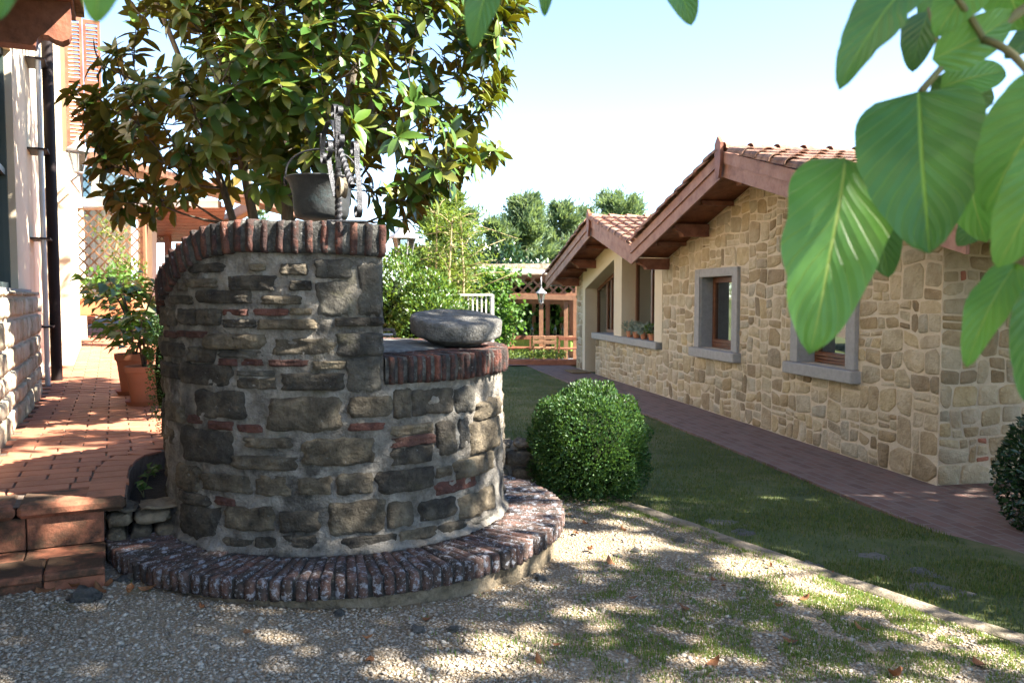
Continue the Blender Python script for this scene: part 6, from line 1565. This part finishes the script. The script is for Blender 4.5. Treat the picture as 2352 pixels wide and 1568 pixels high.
# pebbles
pbv = np.array([(1, 0, 0), (-1, 0, 0), (0, 1, 0), (0, -1, 0), (.1, .1, .75), (0, 0, -.6), (.62, .6, .3), (-.6, .62, .25), (-.62, -.58, .3), (.6, -.6, .28)], float)
pbf = np.array([(0, 6, 4), (6, 2, 4), (2, 7, 4), (7, 1, 4), (1, 8, 4), (8, 3, 4), (3, 9, 4), (9, 0, 4), (0, 5, 6), (2, 6, 5), (2, 5, 7), (1, 7, 5), (1, 5, 8), (3, 8, 5), (3, 5, 9), (0, 9, 5)])
pp = []; 
while len(pp) < 52000:
    dist = 2.5 + 5 * rg.random() ** 1.6; x = rg.uniform(-.66, .66) * dist; y = dist
    if timber_side(x, y) > -.04 or (Vector((x, y, 0)) - RC).length < RR - .03: continue
    q_ = Vector((x, y, 0)) - FR
    if q_.dot(TL) > -.4 and q_.dot(TR) < -.08: continue
    if x > -.2 and gn(x, y, 1.3, 31) < rg.uniform(-.5, .2) - .15: continue
    pp.append((x, y, g_gravel(x, y) + .001))
n = len(pp); sz = np.random.lognormal(math.log(.0054), .45, n); sz = np.clip(sz, .0025, .018); a = np.random.uniform(0, 6.283, n); R = np.zeros((n, 3, 3)); ex = np.random.uniform(.7, 1.3, n)
R[:, 0, 0] = np.cos(a) * sz * ex; R[:, 1, 0] = np.sin(a) * sz * ex; R[:, 0, 1] = -np.sin(a) * sz; R[:, 1, 1] = np.cos(a) * sz; R[:, 2, 2] = sz * np.random.uniform(.5, .9, n)
R[:, 2, 0] = sz * np.random.normal(0, .25, n); R[:, 2, 1] = sz * np.random.normal(0, .25, n)
tag(new('pebbles', inst_mesh('pebbles', pbv, pbf, R, np.array(pp), M['pebble'], None, False)), 'loose pale gravel pebbles scattered over the yard', 'gravel', kind='stuff')
# loose bigger stones
M['rock'] = surf('loose_stone_grey', [(.09, .088, .08), (.16, .155, .14), (.22, .21, .19)], sc=10, bump=.8, tones=[(.7, .7, .72), (1.2, 1.15, 1.1)], dirt=((.06, .065, .03), 5, .5, .66, .6))
rock_me = [rough_box(1, 1, .45, 4, 4, 3, .22, .22, s * 7.7).mesh('loose_stone', M['rock'], True) for s in range(4)]
for v_ in rock_me:
    for q in v_.vertices: q.co += Vector((noise.noise(q.co * 2), noise.noise(q.co * 2 + UP * 5), noise.noise(q.co * 2 + UP * 9) * .5)) * .25
for i, (px, py, s, z_) in enumerate(((200, 1440, .13, 1), (320, 1385, .1, 1), (285, 1390, .07, 1), (1040, 1475, .05, 1), (780, 1450, .05, 1), (960, 1480, .06, 1), (1420, 1275, .05, 1), (1240, 1340, .06, 1), (1560, 1232, .06, 1), (1460, 1262, .05, 1))):
    P = onz(px, py, .05); P.z = g_gravel(P.x, P.y) + s * .1
    tag(new('loose_stone', rock_me[i % 4], None, Matrix.Translation(P) @ Matrix.Rotation(i * 1.3, 4, 'Z') @ Matrix.Scale(s, 4)), 'largest loose grey stone, lying at the foot of the steps' if i == 0 else 'loose grey stone beside the foot of the steps' if i < 3 else 'small loose grey stone lying in the open gravel', 'stone', 'loose stones in the gravel')
for i, (px, py, s, sy) in enumerate(((1660, 1215, .34, .8), (1700, 1240, .2, 1), (1860, 1330, .32, .6), (2140, 1375, .36, .8), (1990, 1285, .3, .7), (2130, 1330, .3, .7))):
    P = onz(px, py - 15, -.06); P.z = g_lawn(P.x, P.y) - .012
    tag(new('flat_stone', rock_me[i % 4], None, Matrix.Translation(P) @ Matrix.Rotation(i * 2.3, 4, 'Z') @ Matrix.Diagonal((s, s * sy, .09, 1))), 'flat half-buried stone in the shaded grass beside the timber edging', 'stone', 'flat stones in the grass')
# fallen leaves
def dry(seed, L=.085, Wd=.05):
    mb = MB(); nu, nv = 6, 4
    for i in range(nu + 1):
        u = i / nu; w = math.sin(PI * u ** .75) ** .8
        for j in range(nv + 1):
            v = -1 + 2 * j / nv; mb.v.append((v * Wd * .5 * w * (1 + .25 * noise.noise(Vector((u * 4, v, seed)))), u * L - L / 2, .012 * (2 * u - 1) ** 2 * 1.4 + .016 * v * v * noise.noise(Vector((seed, 1, 2))) * 3 + .008 * noise.noise(Vector((u * 3, v * 2, seed)))))
    for i in range(nu):
        for j in range(nv): k = i * (nv + 1) + j; mb.f.append((k, k + 1, k + nv + 2, k + nv + 1)); mb.m.append(0)
    return mb.mesh('fallen_leaf', M['dryleaf'], True)
dl = [dry(s * 3.3 + 1) for s in range(6)]
spots = [(60, 1408), (165, 1408), (232, 1412), (250, 1400), (140, 1405), (345, 1408), (400, 1365), (360, 1378), (30, 1395), (205, 1395), (845, 1498), (985, 1450), (570, 1505), (300, 1420), (465, 1445), (1322, 1222), (1345, 1195), (1370, 1175), (1310, 1180), (1355, 1262), (1432, 1208), (1455, 1378), (1640, 1322), (1660, 1340), (1570, 1398), (1770, 1282), (1790, 1375), (1850, 1355), (1980, 1420), (1815, 1465), (1640, 1530), (2060, 1540), (1240, 1540), (850, 1560), (1405, 1290), (2250, 1500), (1280, 1500), (700, 1380 + 40), (110, 1420), (1905, 1290), (1745, 1235)]
for i, (px, py) in enumerate(spots):
    P = onz(px, py, .06); P.z = g_gravel(P.x, P.y) + .012 if timber_side(P.x, P.y) < -.05 else g_lawn(P.x, P.y) + .02
    s = rg.uniform(.55, 1.1) * (1.25 if px < 420 else .85)
    tag(new('fallen_leaf', dl[i % 6], None, Matrix.Translation(P) @ Matrix.Rotation(rg.uniform(0, 6.28), 4, 'Z') @ Matrix.Rotation(rg.gauss(0, .25), 4, 'X') @ Matrix.Scale(s, 4)), ('curled brown fallen leaf among the weeds at the foot of the steps' if px < 420 else 'small brown fallen leaf on the gravel just below the boxwood ball' if 1290 < px < 1440 and py < 1300 else 'curled brown fallen leaf lying out on the open gravel and grass'), 'leaf', 'fallen leaves on the ground')
